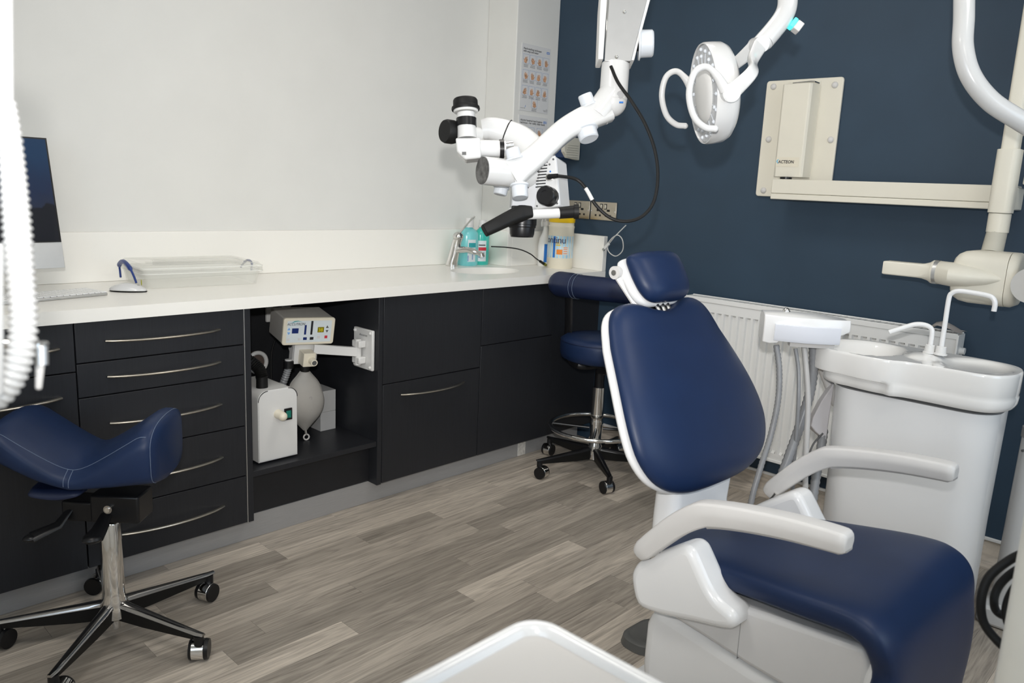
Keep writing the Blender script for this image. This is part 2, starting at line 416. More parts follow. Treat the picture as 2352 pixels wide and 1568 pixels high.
# planks
PW = 0.0865
rowtop = -0.63 + PW * 8
fixed = {8: [-1.815, -0.822], 9: [-2.25, -1.545, -1.21], 10: [-1.948, -0.95], 11: [-2.35, -1.175, -0.52], 12: [-2.088, -1.76, -1.09, -0.758],
         13: [-1.39], 14: [-1.90, -0.95], 15: [-1.535], 17: [-1.355]}
r = 0
y1 = rowtop
while y1 > YF + 0.01:
    y0 = max(y1 - PW, YF)
    yy1 = min(y1, 0.0)
    if yy1 - y0 > 0.01:
        SPAN = (0.44, 0.88) if y1 > -2.4 else (1.0, 1.4)
        js = sorted(fixed.get(r, []))
        a = js[0] if js else XL + random.uniform(1.0, 2.6)
        left = []
        x = a
        while x > XL + 0.35:
            left.append(x); x -= random.uniform(*SPAN)
        for q in js[1:]: left.append(q)
        x = (js[-1] if js else a) + random.uniform(*SPAN)
        while x < -0.25:
            left.append(x); x += random.uniform(*SPAN)
        ed = sorted(set([XL] + left + [0.0]))
        for xa, xb in zip(ed, ed[1:]):
            if xb - xa < 0.02: continue
            o = MB().box((0, 0, 0), (xb - xa - 0.0006, yy1 - y0 - 0.0006, 0.004)).build('plank', M_PLANK, floor, smooth=False)
            o.location = ((xa + xb) / 2, (yy1 + y0) / 2, -0.002)
    y1 -= PW; r += 1
r = None

# ceiling panels
for px, py in PANELS:
    t = thing('ceiling_light', ['square white ceiling light panel behind the saddle stool', 'square white ceiling light panel above the microscope', 'square white ceiling light panel near the window', 'square white ceiling light panel above the foreground hose'][PANELS.index((px, py))], 'ceiling light', (px, py, CEIL), group='ceiling light panels')
    fr = MB()
    for sx, sy, wx, wy in ((0, 1, 0.60, 0.022), (0, -1, 0.60, 0.022), (1, 0, 0.022, 0.60), (-1, 0, 0.022, 0.60)):
        fr.box((sx * 0.289, sy * 0.289, -0.015), (wx, wy, 0.03))
    fr.build('frame', M_WHITEM, t)
    MB().box((0, 0, -0.014), (0.56, 0.56, 0.012)).build('diffuser', mat('diffuser', (0.9, 0.9, 0.88), 0.6, emit=(1, 0.96, 0.9), estr=4.0, noise=0.01), t)
# ------------------------------------------------------------------ cabinets
CT, CB = 0.8226, 0.0900
FT = 0.019                       # front thickness; fronts stand between YC and YC+FT
def bow_handle(parent, x0, x1, z):
    pts = []; rr = []
    for i in range(25):
        t = i / 24
        pts.append(V(x0 + (x1 - x0) * t, YC - 0.001 - 0.036 * (1 - (2 * t - 1) ** 2) ** 0.8, z))
        rr.append(0.0062)
    return MB().tube(pts, rr, 10, flat=(1.05, 0.62), hint=(0, 0, 1)).build('handle', M_NICKEL, parent, world=True)
def front(parent, x0, x1, z0, z1, name='drawer_front'):
    g = 0.0017
    return MB().bb(x0 + g, x1 - g, YC, YC + FT, z0 + g, z1 - g).build(name, M_CAB, parent, bevel=0.0012, world=True)
def carcass(parent, x0, x1):
    mb = MB()
    mb.bb(x0 + .001, x0 + .018, YC + FT + .001, -0.03, CB, CT - .002).bb(x1 - .018, x1 - .001, YC + FT + .001, -0.03, CB, CT - .002)
    mb.bb(x0 + .018, x1 - .018, YC + FT + .001, -0.03, CB, CB + .018).bb(x0 + .018, x1 - .018, -0.045, -0.03, CB, CT - .002)
    mb.bb(x0 + .018, x1 - .018, YC + FT + .001, YC + .1, CT - .02, CT - .002)
    return mb.build('carcass', M_CABIN, parent, world=True, smooth=False)

XA, XB, XBP, XN, XNP, XS, XR = -2.370, -1.870, -1.848, -1.3374, -1.316, -0.806, -0.3468
t = thing('base_cabinet', 'charcoal base cabinet behind the saddle stool, leftmost in the run', 'cabinet', (-2.62, YC + .28, CB))
carcass(t, -2.870, XA)
d = front(t, -2.870, XA, 0.6813, CT); bow_handle(d, -2.745, -2.412, 0.752)
d = front(t, -2.870, XA, CB, 0.6813, 'door'); bow_handle(d, -2.745, -2.413, 0.614)
t = thing('drawer_cabinet', 'charcoal cabinet of five drawers with steel bow handles', 'cabinet', ((XA + XB) / 2, YC + .28, CB))
carcass(t, XA, XB)
for z0, z1, hz in ((0.7034, CT, 0.761), (0.6039, 0.7034, 0.657), (0.4304, 0.6039, 0.519), (0.2576, 0.4304, 0.341), (CB, 0.2576, 0.173)):
    d = front(t, XA, XB, z0, z1); bow_handle(d, -2.289, -1.955, hz)
MB().bb(XB - .0012, XB + .0012, YC - .0006, YC + .01, CB, CT - .002).build('edge_strip', M_ALU, t, world=True, smooth=False)

t = thing('niche_cabinet', 'open charcoal niche cabinet holding the sedation equipment', 'cabinet', ((XB + XNP) / 2, YC + .28, CB))
MB().bb(XB + .0015, XBP, YC, -0.03, CB, CT - .001).build('side_panel', M_CAB, t, bevel=0.001, world=True)
MB().bb(XN, XNP - .001, YC, -0.03, CB - .002, CT - .001).build('side_panel', M_CAB, t, bevel=0.001, world=True)
MB().bb(XBP + .001, XN - .001, YC + .004, -0.031, 0.244, 0.2640).build('shelf', M_CAB, t, bevel=0.001, world=True)
MB().bb(XBP + .001, XN - .001, -0.029, -0.012, 0.2645, CT - .001).build('back_panel', M_CABIN, t, world=True, smooth=False)
MB().bb(XBP + .001, XN - .001, YC + .052, YC + .070, CB + .004, 0.2435).build('kick_panel', M_CABIN, t, world=True, smooth=False)

t = thing('pullout_cabinet', 'charcoal cabinet with one steel bow handle between niche and sink corner', 'cabinet', ((XNP + XS) / 2, YC + .28, CB))
carcass(t, XNP, XS)
front(t, XNP, XS, 0.4842, CT, 'false_front')
d = front(t, XNP, XS, CB, 0.4842, 'door'); bow_handle(d, -1.229, -0.898, 0.4335)
t = thing('corner_cabinet', 'charcoal handleless cabinet in the corner beside the round stool', 'cabinet', ((XS + XR) / 2, YC + .28, CB))
carcass(t, XS, XR)
front(t, XS, XR, 0.576, CT, 'false_front'); front(t, XS, XR, CB, 0.576, 'door')
t = thing('end_panel', 'dark filler panel between corner cabinet and navy wall', 'panel', (-0.17, YC + .01, CB))
MB().bb(XR + .002, -0.001, YC + .004, YC + .022, CB, CT - .001).build('panel_board', M_CAB, t, world=True, bevel=0.001)
MB().bb(XR + .002, XR + .02, YC + .022, -0.2, CB, CT - .001).build('panel_return', M_CABIN, t, world=True, smooth=False)

t = thing('plinth', 'brushed steel plinth running under the charcoal cabinets', 'plinth', (-1.7, YC + .06, 0))
MB().bb(-2.90, -0.46, YC + .056, YC + .070, 0.0005, CB - .001).build('plinth_board', M_STEEL, t, world=True, bevel=0.0008)
MB().bb(-0.459, -0.046, YC + .056, YC + .070, 0.0005, CB - .001).build('plinth_board', M_STEEL, t, world=True, bevel=0.0008)
MB().bb(-0.485, -0.435, YC + .0535, YC + .056, 0.002, CB - .003).build('joint_tape', mat('worn_tape', (0.62, 0.60, 0.56), 0.4, noise=0.2, nscale=90), t, world=True)

# ------------------------------------------------------------------ worktop, upstands and sink
WD = -0.5755
t = thing('worktop', 'long speckled white worktop with an inset oval sink', 'worktop', (-1.7, WD / 2, CT))
SKX, SKY, SA, SB = -0.56, -0.315, 0.185, 0.125
x0, x1 = SKX - 0.23, SKX + 0.23
mb = MB().bb(-2.90, x0, WD, -0.0005, CT, H)
mb.bb(x1, PILX - .0005, WD, -0.0005, CT, H).bb(PILX - .0005, -0.0005, WD, PILY - .0005, CT, H)
NA = 48
def ell(k, a, b): return (SKX + a * math.cos(2 * PI * k / NA), SKY + b * math.sin(2 * PI * k / NA))
def rect(k):
    a = 2 * PI * k / NA; c, s_ = math.cos(a), math.sin(a)
    tx = (x1 - SKX) / abs(c) if abs(c) > 1e-6 else 1e9
    ty = ((-0.0005 - SKY) if s_ > 0 else (SKY - WD)) / abs(s_) if abs(s_) > 1e-6 else 1e9
    q = min(tx, ty); return (SKX + c * q, SKY + s_ * q)
ks = list(range(NA))
outer = [rect(k) for k in ks]
# put rectangle corners in by snapping the nearest sample
for cx, cy in ((x0, WD), (x1, WD), (x0, -0.0005), (x1, -0.0005)):
    j = min(ks, key=lambda k: (outer[k][0] - cx) ** 2 + (outer[k][1] - cy) ** 2); outer[j] = (cx, cy)
inner = [ell(k, SA, SB) for k in ks]
vs_ = [V(*outer[k], H) for k in ks] + [V(*inner[k], H) for k in ks] + [V(*inner[k], CT) for k in ks] + [V(*outer[k], CT) for k in ks]
fs = []
for k in ks:
    j = (k + 1) % NA
    fs += [(k, j, NA + j, NA + k), (NA + k, NA + j, 2 * NA + j, 2 * NA + k), (2 * NA + k, 2 * NA + j, 3 * NA + j, 3 * NA + k), (3 * NA + k, 3 * NA + j, j, k)]
mb.add(vs_, fs)
mb.build('slab', M_QUARTZ, t, world=True, ang=30)
UT, UH = 0.030, H + 0.1685
struct('trim_2', MB().bb(-2.90, PILX - UT - .0005, -UT, -0.0005, H + .0003, UH), M_QUARTZ, bevel=0.002)
struct('trim_3', MB().bb(PILX - UT, PILX - .0005, PILY - UT, -UT - .0005, H + .0003, UH), M_QUARTZ, bevel=0.002)
struct('trim_4', MB().bb(PILX, -UT - .0005, PILY - UT, PILY - .0005, H + .0003, UH), M_QUARTZ, bevel=0.002)
struct('trim_5', MB().bb(-UT, -0.0005, WD, PILY - UT - .0005, H + .0003, UH), M_QUARTZ, bevel=0.002)
prof = [(1.0, -0.001), (0.985, -0.02), (0.94, -0.07), (0.83, -0.11), (0.6, -0.128), (0.15, -0.134)]
rings = [[V(SKX + SA * q * 1.005 * math.cos(2 * PI * i / NA), SKY + SB * q * 1.005 * math.sin(2 * PI * i / NA), CT + h) for i in range(NA)] for q, h in prof]
b = MB().loft(rings, caps=False).build('sink_basin', M_PORC, t, world=True)
MB().lathe([(0.001, 0), (0.03, 0), (0.03, 0.004), (0.022, 0.006), (0.001, 0.006)], (SKX, SKY, CT - .136)).build('drain', M_CHROME, b, world=True)

# mixer tap
t = thing('mixer_tap', 'chrome single-lever mixer tap at the sink', 'tap', (-0.575, -0.105, H))
ad = Vector((0.42, -0.9, 0)).normalized()
mb = MB(); rings = []
for q, r_, off in ((0.0, 0.030, -0.004), (0.01, 0.030, -0.004), (0.05, 0.026, 0.004), (0.09, 0.024, 0.012), (0.115, 0.023, 0.018), (0.128, 0.024, 0.022)):
    rings.append([V(0, 0, q) + ad * off + V(r_ * math.cos(a * PI / 12), r_ * math.sin(a * PI / 12), 0) for a in range(24)])
mb.loft(rings)
mb.build('body', M_CHROME, t)
MB().tube(spl([ad * 0.012 + V(0, 0, .075), ad * 0.07 + V(0, 0, .082), ad * 0.12 + V(0, 0, .072), ad * 0.145 + V(0, 0, .066)], 5), [0.019] * 5 + [0.017] * 5 + [0.0135] * 6, 16, flat=(1.1, 0.85)).build('spout', M_CHROME, t)
MB().cyl(ad * 0.143 + V(0, 0, .069), ad * 0.150 + V(0, 0, .052), 0.0125).build('aerator', M_CHROME, t)
MB().sphere(ad * 0.024 + V(0, 0, .140), 0.026, sc=(1, 1, .9)).build('cartridge_cap', M_CHROME, t)
MB().tube(spl([ad * 0.03 + V(0, 0, .155), ad * 0.045 + V(0.012, 0, .185), ad * 0.07 + V(0.03, 0.01, .222), ad * 0.085 + V(0.036, 0.012, .238)], 5), 0.0075, 10, flat=(1.2, 0.55)).build('lever', M_CHROME, t)

# bottles at the sink
def bottle(name, label, cat, loc, r_, hb, m_, capm, capr, caph, sx=1.0, sy=0.8, rot=0.0):
    t = thing(name, label, cat, loc, rot)
    pr_ = [(0.001, 0), (r_ * .93, 0), (r_, .006), (r_, hb * .80), (r_ * .95, hb * .87), (r_ * .75, hb * .94), (capr * .95, hb), (capr * .9, hb + .008)]
    MB().lathe(pr_, sx=sy, sy=sx).build('bottle_body', m_, t)
    MB().lathe([(0.001, hb + .004), (capr * 1.12, hb + .004), (capr * 1.12, hb + .012), (capr, hb + .014), (capr, hb + caph), (capr * .9, hb + caph + .003), (0.001, hb + caph + .003)]).build('cap', capm, t)
    return t
def curved_label(t, name, r_, z0, z1, a0, a1, m_, sx, sy, lift=1.012):
    rings = []
    for z in (z0, z1):
        rings.append([V(r_ * sx * lift * math.cos(a0 + (a1 - a0) * i / 14), r_ * sy * lift * math.sin(a0 + (a1 - a0) * i / 14), z) for i in range(15)])
    return MB().loft(rings, caps=False, closed=False).build(name, m_, t)
CAMA = math.atan2(CAM.y + .1, CAM.x + .45)
bt = bottle('soap_bottle', 'pale turquoise bottle with white cap beside the tap', 'bottle', (-0.470, -0.098, H), 0.052, 0.178, M_TEAL, M_WHITEM, 0.021, 0.045)
for nm, z0, z1, a0, a1, mm, lf in (('label_sheet', .02, .125, CAMA + .05, CAMA + .9, M_LABEL, 1.012), ('label_band', .088, .110, CAMA + .15, CAMA + .9, M_TEALP, 1.02), ('label_print', .03, .075, CAMA + .5, CAMA + .62, M_PBLUE, 1.02), ('label_print', .022, .05, CAMA + .08, CAMA + .14, M_NHS, 1.02)):
    curved_label(bt, nm, 0.052, z0, z1, a0, a1, mm, 1, .8, lf)
bt = bottle('soap_bottle', 'deep green bottle with white cap behind the microscope handle', 'bottle', (-0.381, -0.098, H), 0.040, 0.178, M_GREENB, M_WHITEM, 0.018, 0.036, sy=.78)
for nm, z0, z1, a0, a1, mm, lf in (('label_sheet', .018, .118, CAMA - .55, CAMA + .75, M_LABEL, 1.012), ('label_band', .070, .086, CAMA - .3, CAMA + .75, M_RED, 1.03), ('label_print', .094, .099, CAMA - .3, CAMA + .6, M_PRINT, 1.03), ('label_print', .046, .062, CAMA - .3, CAMA + .5, M_PBLUE, 1.03), ('label_print', .036, .040, CAMA - .3, CAMA + .4, M_NHS, 1.03)):
    curved_label(bt, nm, 0.040, z0, z1, a0, a1, mm, 1, .78, lf)

t = thing('spray_bottle', 'white trigger spray bottle partly behind the wipes tub', 'bottle', (-0.100, -0.266, H))
MB().lathe([(0.001, 0), (.040, 0), (.043, .006), (.043, .10), (.036, .135), (.024, .16), (.017, .178), (.015, .20)], sx=.75, sy=1).build('bottle_body', mat('translucent_white', (0.82, 0.82, 0.80), 0.3, sss=0.4, noise=0.01), t)
MB().cyl((0, 0, .198), (0, 0, .222), .019).build('collar', M_WHITEM, t)
MB().box((-.005, 0, .238), (.035, .026, .034)).box((-.040, 0, .245), (.045, .018, .016)).build('trigger_head', M_WHITEM, t, bevel=.004)
MB().tube([V(-.028, 0, .236), V(-.036, 0, .215), V(-.032, 0, .195)], .0045, 8).build('trigger', M_WHITEM, t)
curved_label(t, 'label_band', 0.043, .02, .11, CAMA - .1, CAMA + .3, M_NHS, 1, .75)

t = thing('wipes_tub', 'cream wipes tub with yellow lid and blue label', 'tub', (-0.108, -0.372, H))
TR = 0.062
MB().lathe([(0.001, 0), (TR * .95, 0), (TR, .006), (TR, .195), (TR * 1.03, .198), (TR * 1.03, .205), (TR * .985, .208), (TR * .985, .222)], n=40).build('tub_body', M_IVORY, t)
MB().lathe([(0.001, .2225), (TR * 1.02, .2225), (TR * 1.04, .226), (TR * 1.04, .246), (TR * .9, .252), (0.001, .252)], n=40).build('lid', M_YELLOW, t)
CA2 = math.atan2(CAM.y + .37, CAM.x + .1)
curved_label(t, 'label_sheet', TR, .052, .158, CA2 - 1.9, CA2 + 1.9, mat('label_sky', (0.42, 0.66, 0.83), 0.35, noise=0.25, nscale=18), 1, 1, 1.006)
curved_label(t, 'label_band', TR, .054, .156, CA2 - .62, CA2 - .42, M_NHS, 1, 1, 1.012)
curved_label(t, 'label_print', TR, .070, .094, CA2 - .30, CA2 + .16, M_ORANGE, 1, 1, 1.016)
curved_label(t, 'label_print', TR, .068, .108, CA2 + .20, CA2 + .62, M_PAPER, 1, 1, 1.014)
for z in (.074, .084, .094, .102): curved_label(t, 'label_print', TR, z, z + .003, CA2 + .24, CA2 + .55, M_ORANGE, 1, 1, 1.02)
for z, a in ((.122, .25), (.112, .35)): curved_label(t, 'label_print', TR, z, z + .005, CA2 - .36, CA2 - .36 + a, M_YELLOW, 1, 1, 1.02)
tx = V(-math.sin(CA2), math.cos(CA2), 0)
lo = text_part('lettering', 'continu', 0.046, mat('print_navy', (0.02, 0.035, 0.13), 0.5, noise=0.02), t, (0, 0, 0), (1, 0, 0), (0, 0, 1), world=False, space=0.95, align='LEFT')
wd = max(v.co.x for v in lo.data.vertices)
for v in lo.data.vertices:      # wrap the word round the tub
    a = CA2 - 1.62 + (v.co.x / TR) * 0.95
    z = v.co.z + 0.124
    v.co = (TR * 1.022 * math.cos(a), TR * 1.022 * math.sin(a), z)
MB_c = thing('aux_cable', 'thin black cable with a yellow-green plug lying by the sink', 'cable', (-0.2, -0.25, H))
cp = spl([P(1128, 566, 3.72), P(1165, 568, 3.74), P(1195, 573, 3.77), P(1218, 583, 3.80), P(1232, 594, 3.83), V(-0.158, -0.312, H + .016)], 6)
MB().tube(cp, 0.0028, 8).build('cord', M_BLACKM, MB_c, world=True)
e0, e1 = cp[-2], cp[-1]
MB().cyl(cp[-4], cp[-1], .0065, .0065, 10).build('plug_sleeve', M_BLACKM, MB_c, world=True)
dd = (cp[-1] - cp[-3]).normalized()
MB().cyl(cp[-1], cp[-1] + dd * .022, .0080, .0070, 12).build('plug', mat('brass_green', (0.30, 0.30, 0.03), 0.35, metal=0.4, noise=0.2, nscale=200), MB_c, world=True)

# ------------------------------------------------------------------ desk items on the left
t = thing('desktop_computer', 'slim aluminium all-in-one computer with dark blue screen', 'computer', (-2.62, -0.25, H))
lean = 0.25
ey = V(0, math.sin(lean) * 1.0, math.cos(lean)).normalized(); ex = V(0.993, 0.12, 0).normalized(); en = ex.cross(ey).normalized() * -1
en = -ex.cross(ey)
# lower right corner of the chin sits at the photo's corner
c0 = V(-2.289, -0.245, H + 0.080)
W_, Hh = 0.528, 0.395
o0 = c0 - ex * W_
mb = MB().prism([(0, 0), (W_, 0), (W_, Hh), (0, Hh)], o0, ex, ey, ex.cross(ey), -0.007, 0.0)
mb.build('case', M_ALU, t, world=True, bevel=0.003)
MB().prism([(0, -.002), (W_, -.002), (W_, .075), (0, .075)], o0, ex, ey, ex.cross(ey), 0.0002, 0.0014).build('chin', M_ALU, t, world=True, bevel=0.0008)
MB().prism([(0, .0765), (W_, .0765), (W_, Hh), (0, Hh)], o0, ex, ey, ex.cross(ey), 0.0002, 0.0016).build('screen_bezel', M_BLACK, t, world=True, bevel=0.0006)
sm = bpy.data.materials.new('screen_picture'); sm.use_nodes = True
nt = sm.node_tree; b = nt.nodes['Principled BSDF']
b.inputs['Base Color'].default_value = (0.004, 0.005, 0.008, 1); b.inputs['Roughness'].default_value = 0.08
gtc = nt.nodes.new('ShaderNodeTexCoord'); sp = nt.nodes.new('ShaderNodeSeparateXYZ'); nt.links.new(gtc.outputs['Generated'], sp.inputs[0])
gn = nt.nodes.new('ShaderNodeTexNoise'); gn.inputs['Scale'].default_value = 7; gn.inputs['Detail'].default_value = 4
gmp = nt.nodes.new('ShaderNodeMapping'); gmp.inputs['Scale'].default_value = (1, 1, 0.35); nt.links.new(gtc.outputs['Generated'], gmp.inputs['Vector']); nt.links.new(gmp.outputs[0], gn.inputs['Vector'])
ma = nt.nodes.new('ShaderNodeMath'); ma.operation = 'MULTIPLY_ADD'; ma.inputs[1].default_value = 0.35; nt.links.new(gn.outputs['Fac'], ma.inputs[0]); nt.links.new(sp.outputs['Z'], ma.inputs[2])
rp = nt.nodes.new('ShaderNodeValToRGB'); e = rp.color_ramp.elements
e[0].position = 0.50; e[0].color = (0.010, 0.010, 0.013, 1); e[1].position = 1.0; e[1].color = (0.012, 0.045, 0.11, 1)
q = e.new(0.53); q.color = (0.022, 0.03, 0.06, 1); q = e.new(0.66); q.color = (0.016, 0.028, 0.07, 1)
nt.links.new(ma.outputs[0], rp.inputs['Fac']); nt.links.new(rp.outputs['Color'], b.inputs['Emission Color']); b.inputs['Emission Strength'].default_value = 0.75
MB().prism([(.005, .081), (W_ - .005, .081), (W_ - .005, Hh - .005), (.005, Hh - .005)], o0, ex, ey, ex.cross(ey), 0.0017, 0.0021).build('screen', sm, t, world=True, smooth=False)
sc_ = o0 + ex * (W_ / 2)
MB().prism([(-.095, 0), (.095, 0), (.07, .17), (-.07, .17)], sc_ + V(0, .022, 0) + V(0, 0, -.078), ex, V(0, .30, 1).normalized(), V(0, -1, .3).normalized(), 0, .006).bb(sc_.x - .095, sc_.x + .095, -0.235, -0.06, H + .0008, H + .007).build('stand', M_ALU, t, world=True, bevel=.002)

t = thing('keyboard', 'slim white wireless keyboard under the computer screen', 'keyboard', (-2.42, -0.33, H), math.radians(12))
MB().prism(rrect(.42, .125, .010), (0, 0, 0), (1, 0, 0), (0, 1, 0), (0, 0, 1), .001, .008).build('case', M_ALU, t, bevel=.001)
key0 = None
KM = mat('key_white', (0.80, 0.80, 0.79), 0.4, noise=0.01)
base_key = MB().box((0, 0, 0), (.0162, .0162, .003)).build('key', KM, t, bevel=.0008)
base_key.location = (-.198, .048, .0098)
for i in range(6):
    for j in range(22):
        if i == 0 and j == 0: continue
        k = base_key.copy(); COL.objects.link(k); k.parent = t
        k.location = (-.1985 + j * .0189, .0485 - i * .0192, .0098)

t = thing('computer_mouse', 'white low computer mouse on the worktop', 'mouse', (-2.125, -0.295, H), math.radians(-38))
rings = []
for i in range(15):
    a = i / 14; x = -.056 + .112 * a
    hw = .0285 * math.sqrt(max(1 - (2 * a - 1) ** 2 * .82, .02)) * (1 - .25 * abs(2 * a - 1) ** 4); hh = .003 + .019 * (1 - (2 * a - 0.95) ** 2 * .95)
    rings.append([V(x, hw * math.cos(q * PI / 10), .006 + max(hh, .002) * max(math.sin(q * PI / 10), 0)) for q in range(11)] + [V(x, -hw * .9, .0022), V(x, hw * .9, .0022)])
MB().loft(rings).build('shell', M_WHITE, t, sub=1)
MB().loft([[V(q.x, q.y * .93, .0018 if k >= 0 else 0) for k, q in enumerate(r_) if True] for r_ in [[V(x.x, x.y, 0) for x in rr] for rr in rings]], caps=False).build('base', M_ALU, t)
MB().lathe([(.001, 0), (.004, 0), (.004, .0006), (.001, .0006)], (.030, 0, .0215)).build('logo_mark', M_GREYM, t)

# clear lidded box with blue handle
t = thing('storage_box', 'clear plastic lidded box with blue clip handles on the worktop', 'storage box', (-1.86, -0.17, H), math.radians(-4.5))
bw, bd_, bh = 0.40, 0.255, 0.060
def boxring(w_, d_, z, r_=.02): return [V(x, y, z) for x, y in rrect(w_, d_, r_)]
mb = MB().loft([boxring(bw * .94, bd_ * .92, .001), boxring(bw, bd_, bh)], caps=False)
mb.loft([boxring(bw * .925, bd_ * .90, .003), boxring(bw * .985, bd_ * .975, bh)], caps=False)
mb.add(boxring(bw * .94, bd_ * .92, .001), [list(range(24))])
mb.loft([boxring(bw * 1.02, bd_ * 1.03, bh - .004), boxring(bw * 1.02, bd_ * 1.03, bh + .004)], caps=False)
mb.build('tub', M_CLEAR, t)
mb = MB().loft([boxring(bw * 1.03, bd_ * 1.045, bh - .010), boxring(bw * 1.03, bd_ * 1.045, bh + .008), boxring(bw * .97, bd_ * .96, bh + .020), boxring(bw * .93, bd_ * .9, bh + .016)], caps=False)
mb.add(boxring(bw * .93, bd_ * .9, bh + .016), [list(range(24))])
mb.build('lid', M_CLEAR, t)
MB().loft([boxring(bw * 1.032, bd_ * 1.048, bh + .006), boxring(bw * 1.034, bd_ * 1.05, bh + .0085), boxring(bw * 1.026, bd_ * 1.04, bh + .0095)], caps=False).loft([boxring(bw * 1.034, bd_ * 1.05, bh - .0115), boxring(bw * 1.034, bd_ * 1.05, bh - .009)], caps=False).build('lid_rim', mat('rim_plastic', (0.9, 0.9, 0.86), 0.2, alpha=0.6, noise=0.01), t)
for sx in (-1, 1):
    x = sx * (bw / 2 + .012)
    pts = spl([V(x, -.086, .018), V(x + sx * .004, -.075, .040), V(x + sx * .010, -.054, .066), V(x + sx * .012, 0, .080), V(x + sx * .010, .054, .066), V(x + sx * .004, .075, .040), V(x, .086, .018)], 5)
    rr = [.0035 if (i < 9 or i > len(pts) - 10) else (.0075 if sx < 0 else .0045) for i in range(len(pts))]
    if sx > 0: pts = [V(q.x + .004, q.y * .55 + .05, .052 + (q.z - .05) * .5) for q in pts]
    MB().tube(pts, rr, 8).build('clip_handle', M_BLUEH, t)
MB().lathe([(.001, 0), (.008, 0), (.008, .001), (.001, .001)], (-.2015, -.104, .022), (-1, -.02, 0), sx=.5, sy=1.2).build('sticker', mat('lime_sticker', (0.42, 0.42, 0.02), 0.5, noise=0.05), t)

# ------------------------------------------------------------------ niche contents
t = thing('socket_plate', 'white double socket with two black plugs inside the niche', 'socket', (-1.43, -0.03, 0.70))
MB().bb(-1.507, -1.350, -.043, -.0295, .665, .755).build('plate', M_WHITEM, t, bevel=.003, world=True)
for x in (-1.462, -1.378):
    pl = MB().cyl((x, -.0435, .705), (x, -.085, .70), .027, .022, 20).build('plug', M_BLACK, t, world=True)
    MB().tube(spl([V(x, -.07, .685), V(x - .01, -.08, .64), V(x - .04, -.07, .55), V(x - .05, -.08, .42)], 5), .0035, 8).build('cord', M_BLACKM, pl, world=True)
t = thing('scavenger_pump', 'white metal pump box with green rocker switch on the niche shelf', 'pump', (-1.727, -0.40, 0.264))
pw, pz, py0, py1 = 0.150, 0.252, -0.512, -0.305
ol = [(-pw / 2, 0), (pw / 2, 0)] + [(pw / 2 - .035 + .035 * math.cos(a * PI / 16), pz - .035 + .035 * math.sin(a * PI / 16)) for a in range(9)] + [(-pw / 2 + .035 - .035 * math.sin(a * PI / 16), pz - .035 + .035 * math.cos(a * PI / 16)) for a in range(9)]
MB().prism(ol, (-1.727, py0 + .004, .271), (1, 0, 0), (0, 0, 1), (0, 1, 0), 0, py1 - py0).build('housing', M_WHITEM, t, world=True, bevel=.001)
MB().prism([(x * .97, .004 + y * .97) for x, y in ol], (-1.727, py0 + .0035, .271), (1, 0, 0), (0, 0, 1), (0, -1, 0), 0, .0022).build('front_plate', M_WHITEM, t, world=True, bevel=.0008)
for x in (-1.785, -1.67):
    for y in (-.48, -.33): MB().cyl((x, y, .2642), (x, y, .272), .010, n=12).build('foot', M_BLACKM, t, world=True)
MB().cyl((-1.728, py0 + .002, .435), (-1.728, py0 - .030, .433), .0165, .0155, 18).sphere((-1.728, py0 - .030, .433), .0156).build('outlet_cap', M_IVORY, t, world=True)
MB().box((-1.690, py0 + .0005, .428), (.030, .006, .042)).build('switch_frame', M_BLACK, t, world=True, bevel=.001)
MB().box((-1.690, py0 - .003, .428), (.018, .006, .026)).build('rocker_switch', mat('rocker_green', (0.01, 0.16, 0.12), 0.3, noise=0.2, nscale=120), t, world=True, bevel=.001)
for sx in (-1, 1):
    MB().tube([V(-1.727 + sx * (pw / 2 - .036 + .035 * math.sin(a * PI / 16)), py0 + .0012, .271 + pz - .036 + .035 * math.cos(a * PI / 16)) for a in range(9)], .0012, 6).build('edge_gap', M_BLACK, t, world=True)
for y in (-.45,):
    for z in (.33, .43): MB().cyl((-1.802, y, z), (-1.8035, y, z), .004, n=10).build('screw', M_BLACK, t, world=True)
sg_ = PZ(602, 888, .5245)
MB().cyl((sg_.x, sg_.y, .5225), (sg_.x, sg_.y, .562), .020, .019, 20).build('inlet_spigot', M_BLACKM, t, world=True)
hp = spl([V(sg_.x, sg_.y, .556), V(sg_.x - .004, sg_.y + .01, .585), V(sg_.x - .025, sg_.y + .04, .612), V(-1.815, sg_.y + .10, .63), V(-1.80, -.10, .60)], 14)
MB().tube(hp, [.019 + .003 * (i % 2) for i in range(len(hp))], 14).build('corrugated_hose', M_BLACKM, t, world=True)

t = thing('tape_roll', 'white rimmed roll standing behind the black hose in the niche', 'roll', (-1.66, -.10, .264))
c = V(-1.60, -.135, .530)
MB().tube([c + V(.038 * math.cos(a * PI / 16), 0, .038 * math.sin(a * PI / 16)) for a in range(32)], .008, 10, closed=True).build('rim', M_WHITEM, t, world=True)
MB().cyl(c + V(0, .004, 0), c + V(0, .070, 0), .034, n=28).build('core', mat('tape_brown', (0.09, 0.065, 0.055), 0.5, noise=0.1), t, world=True)

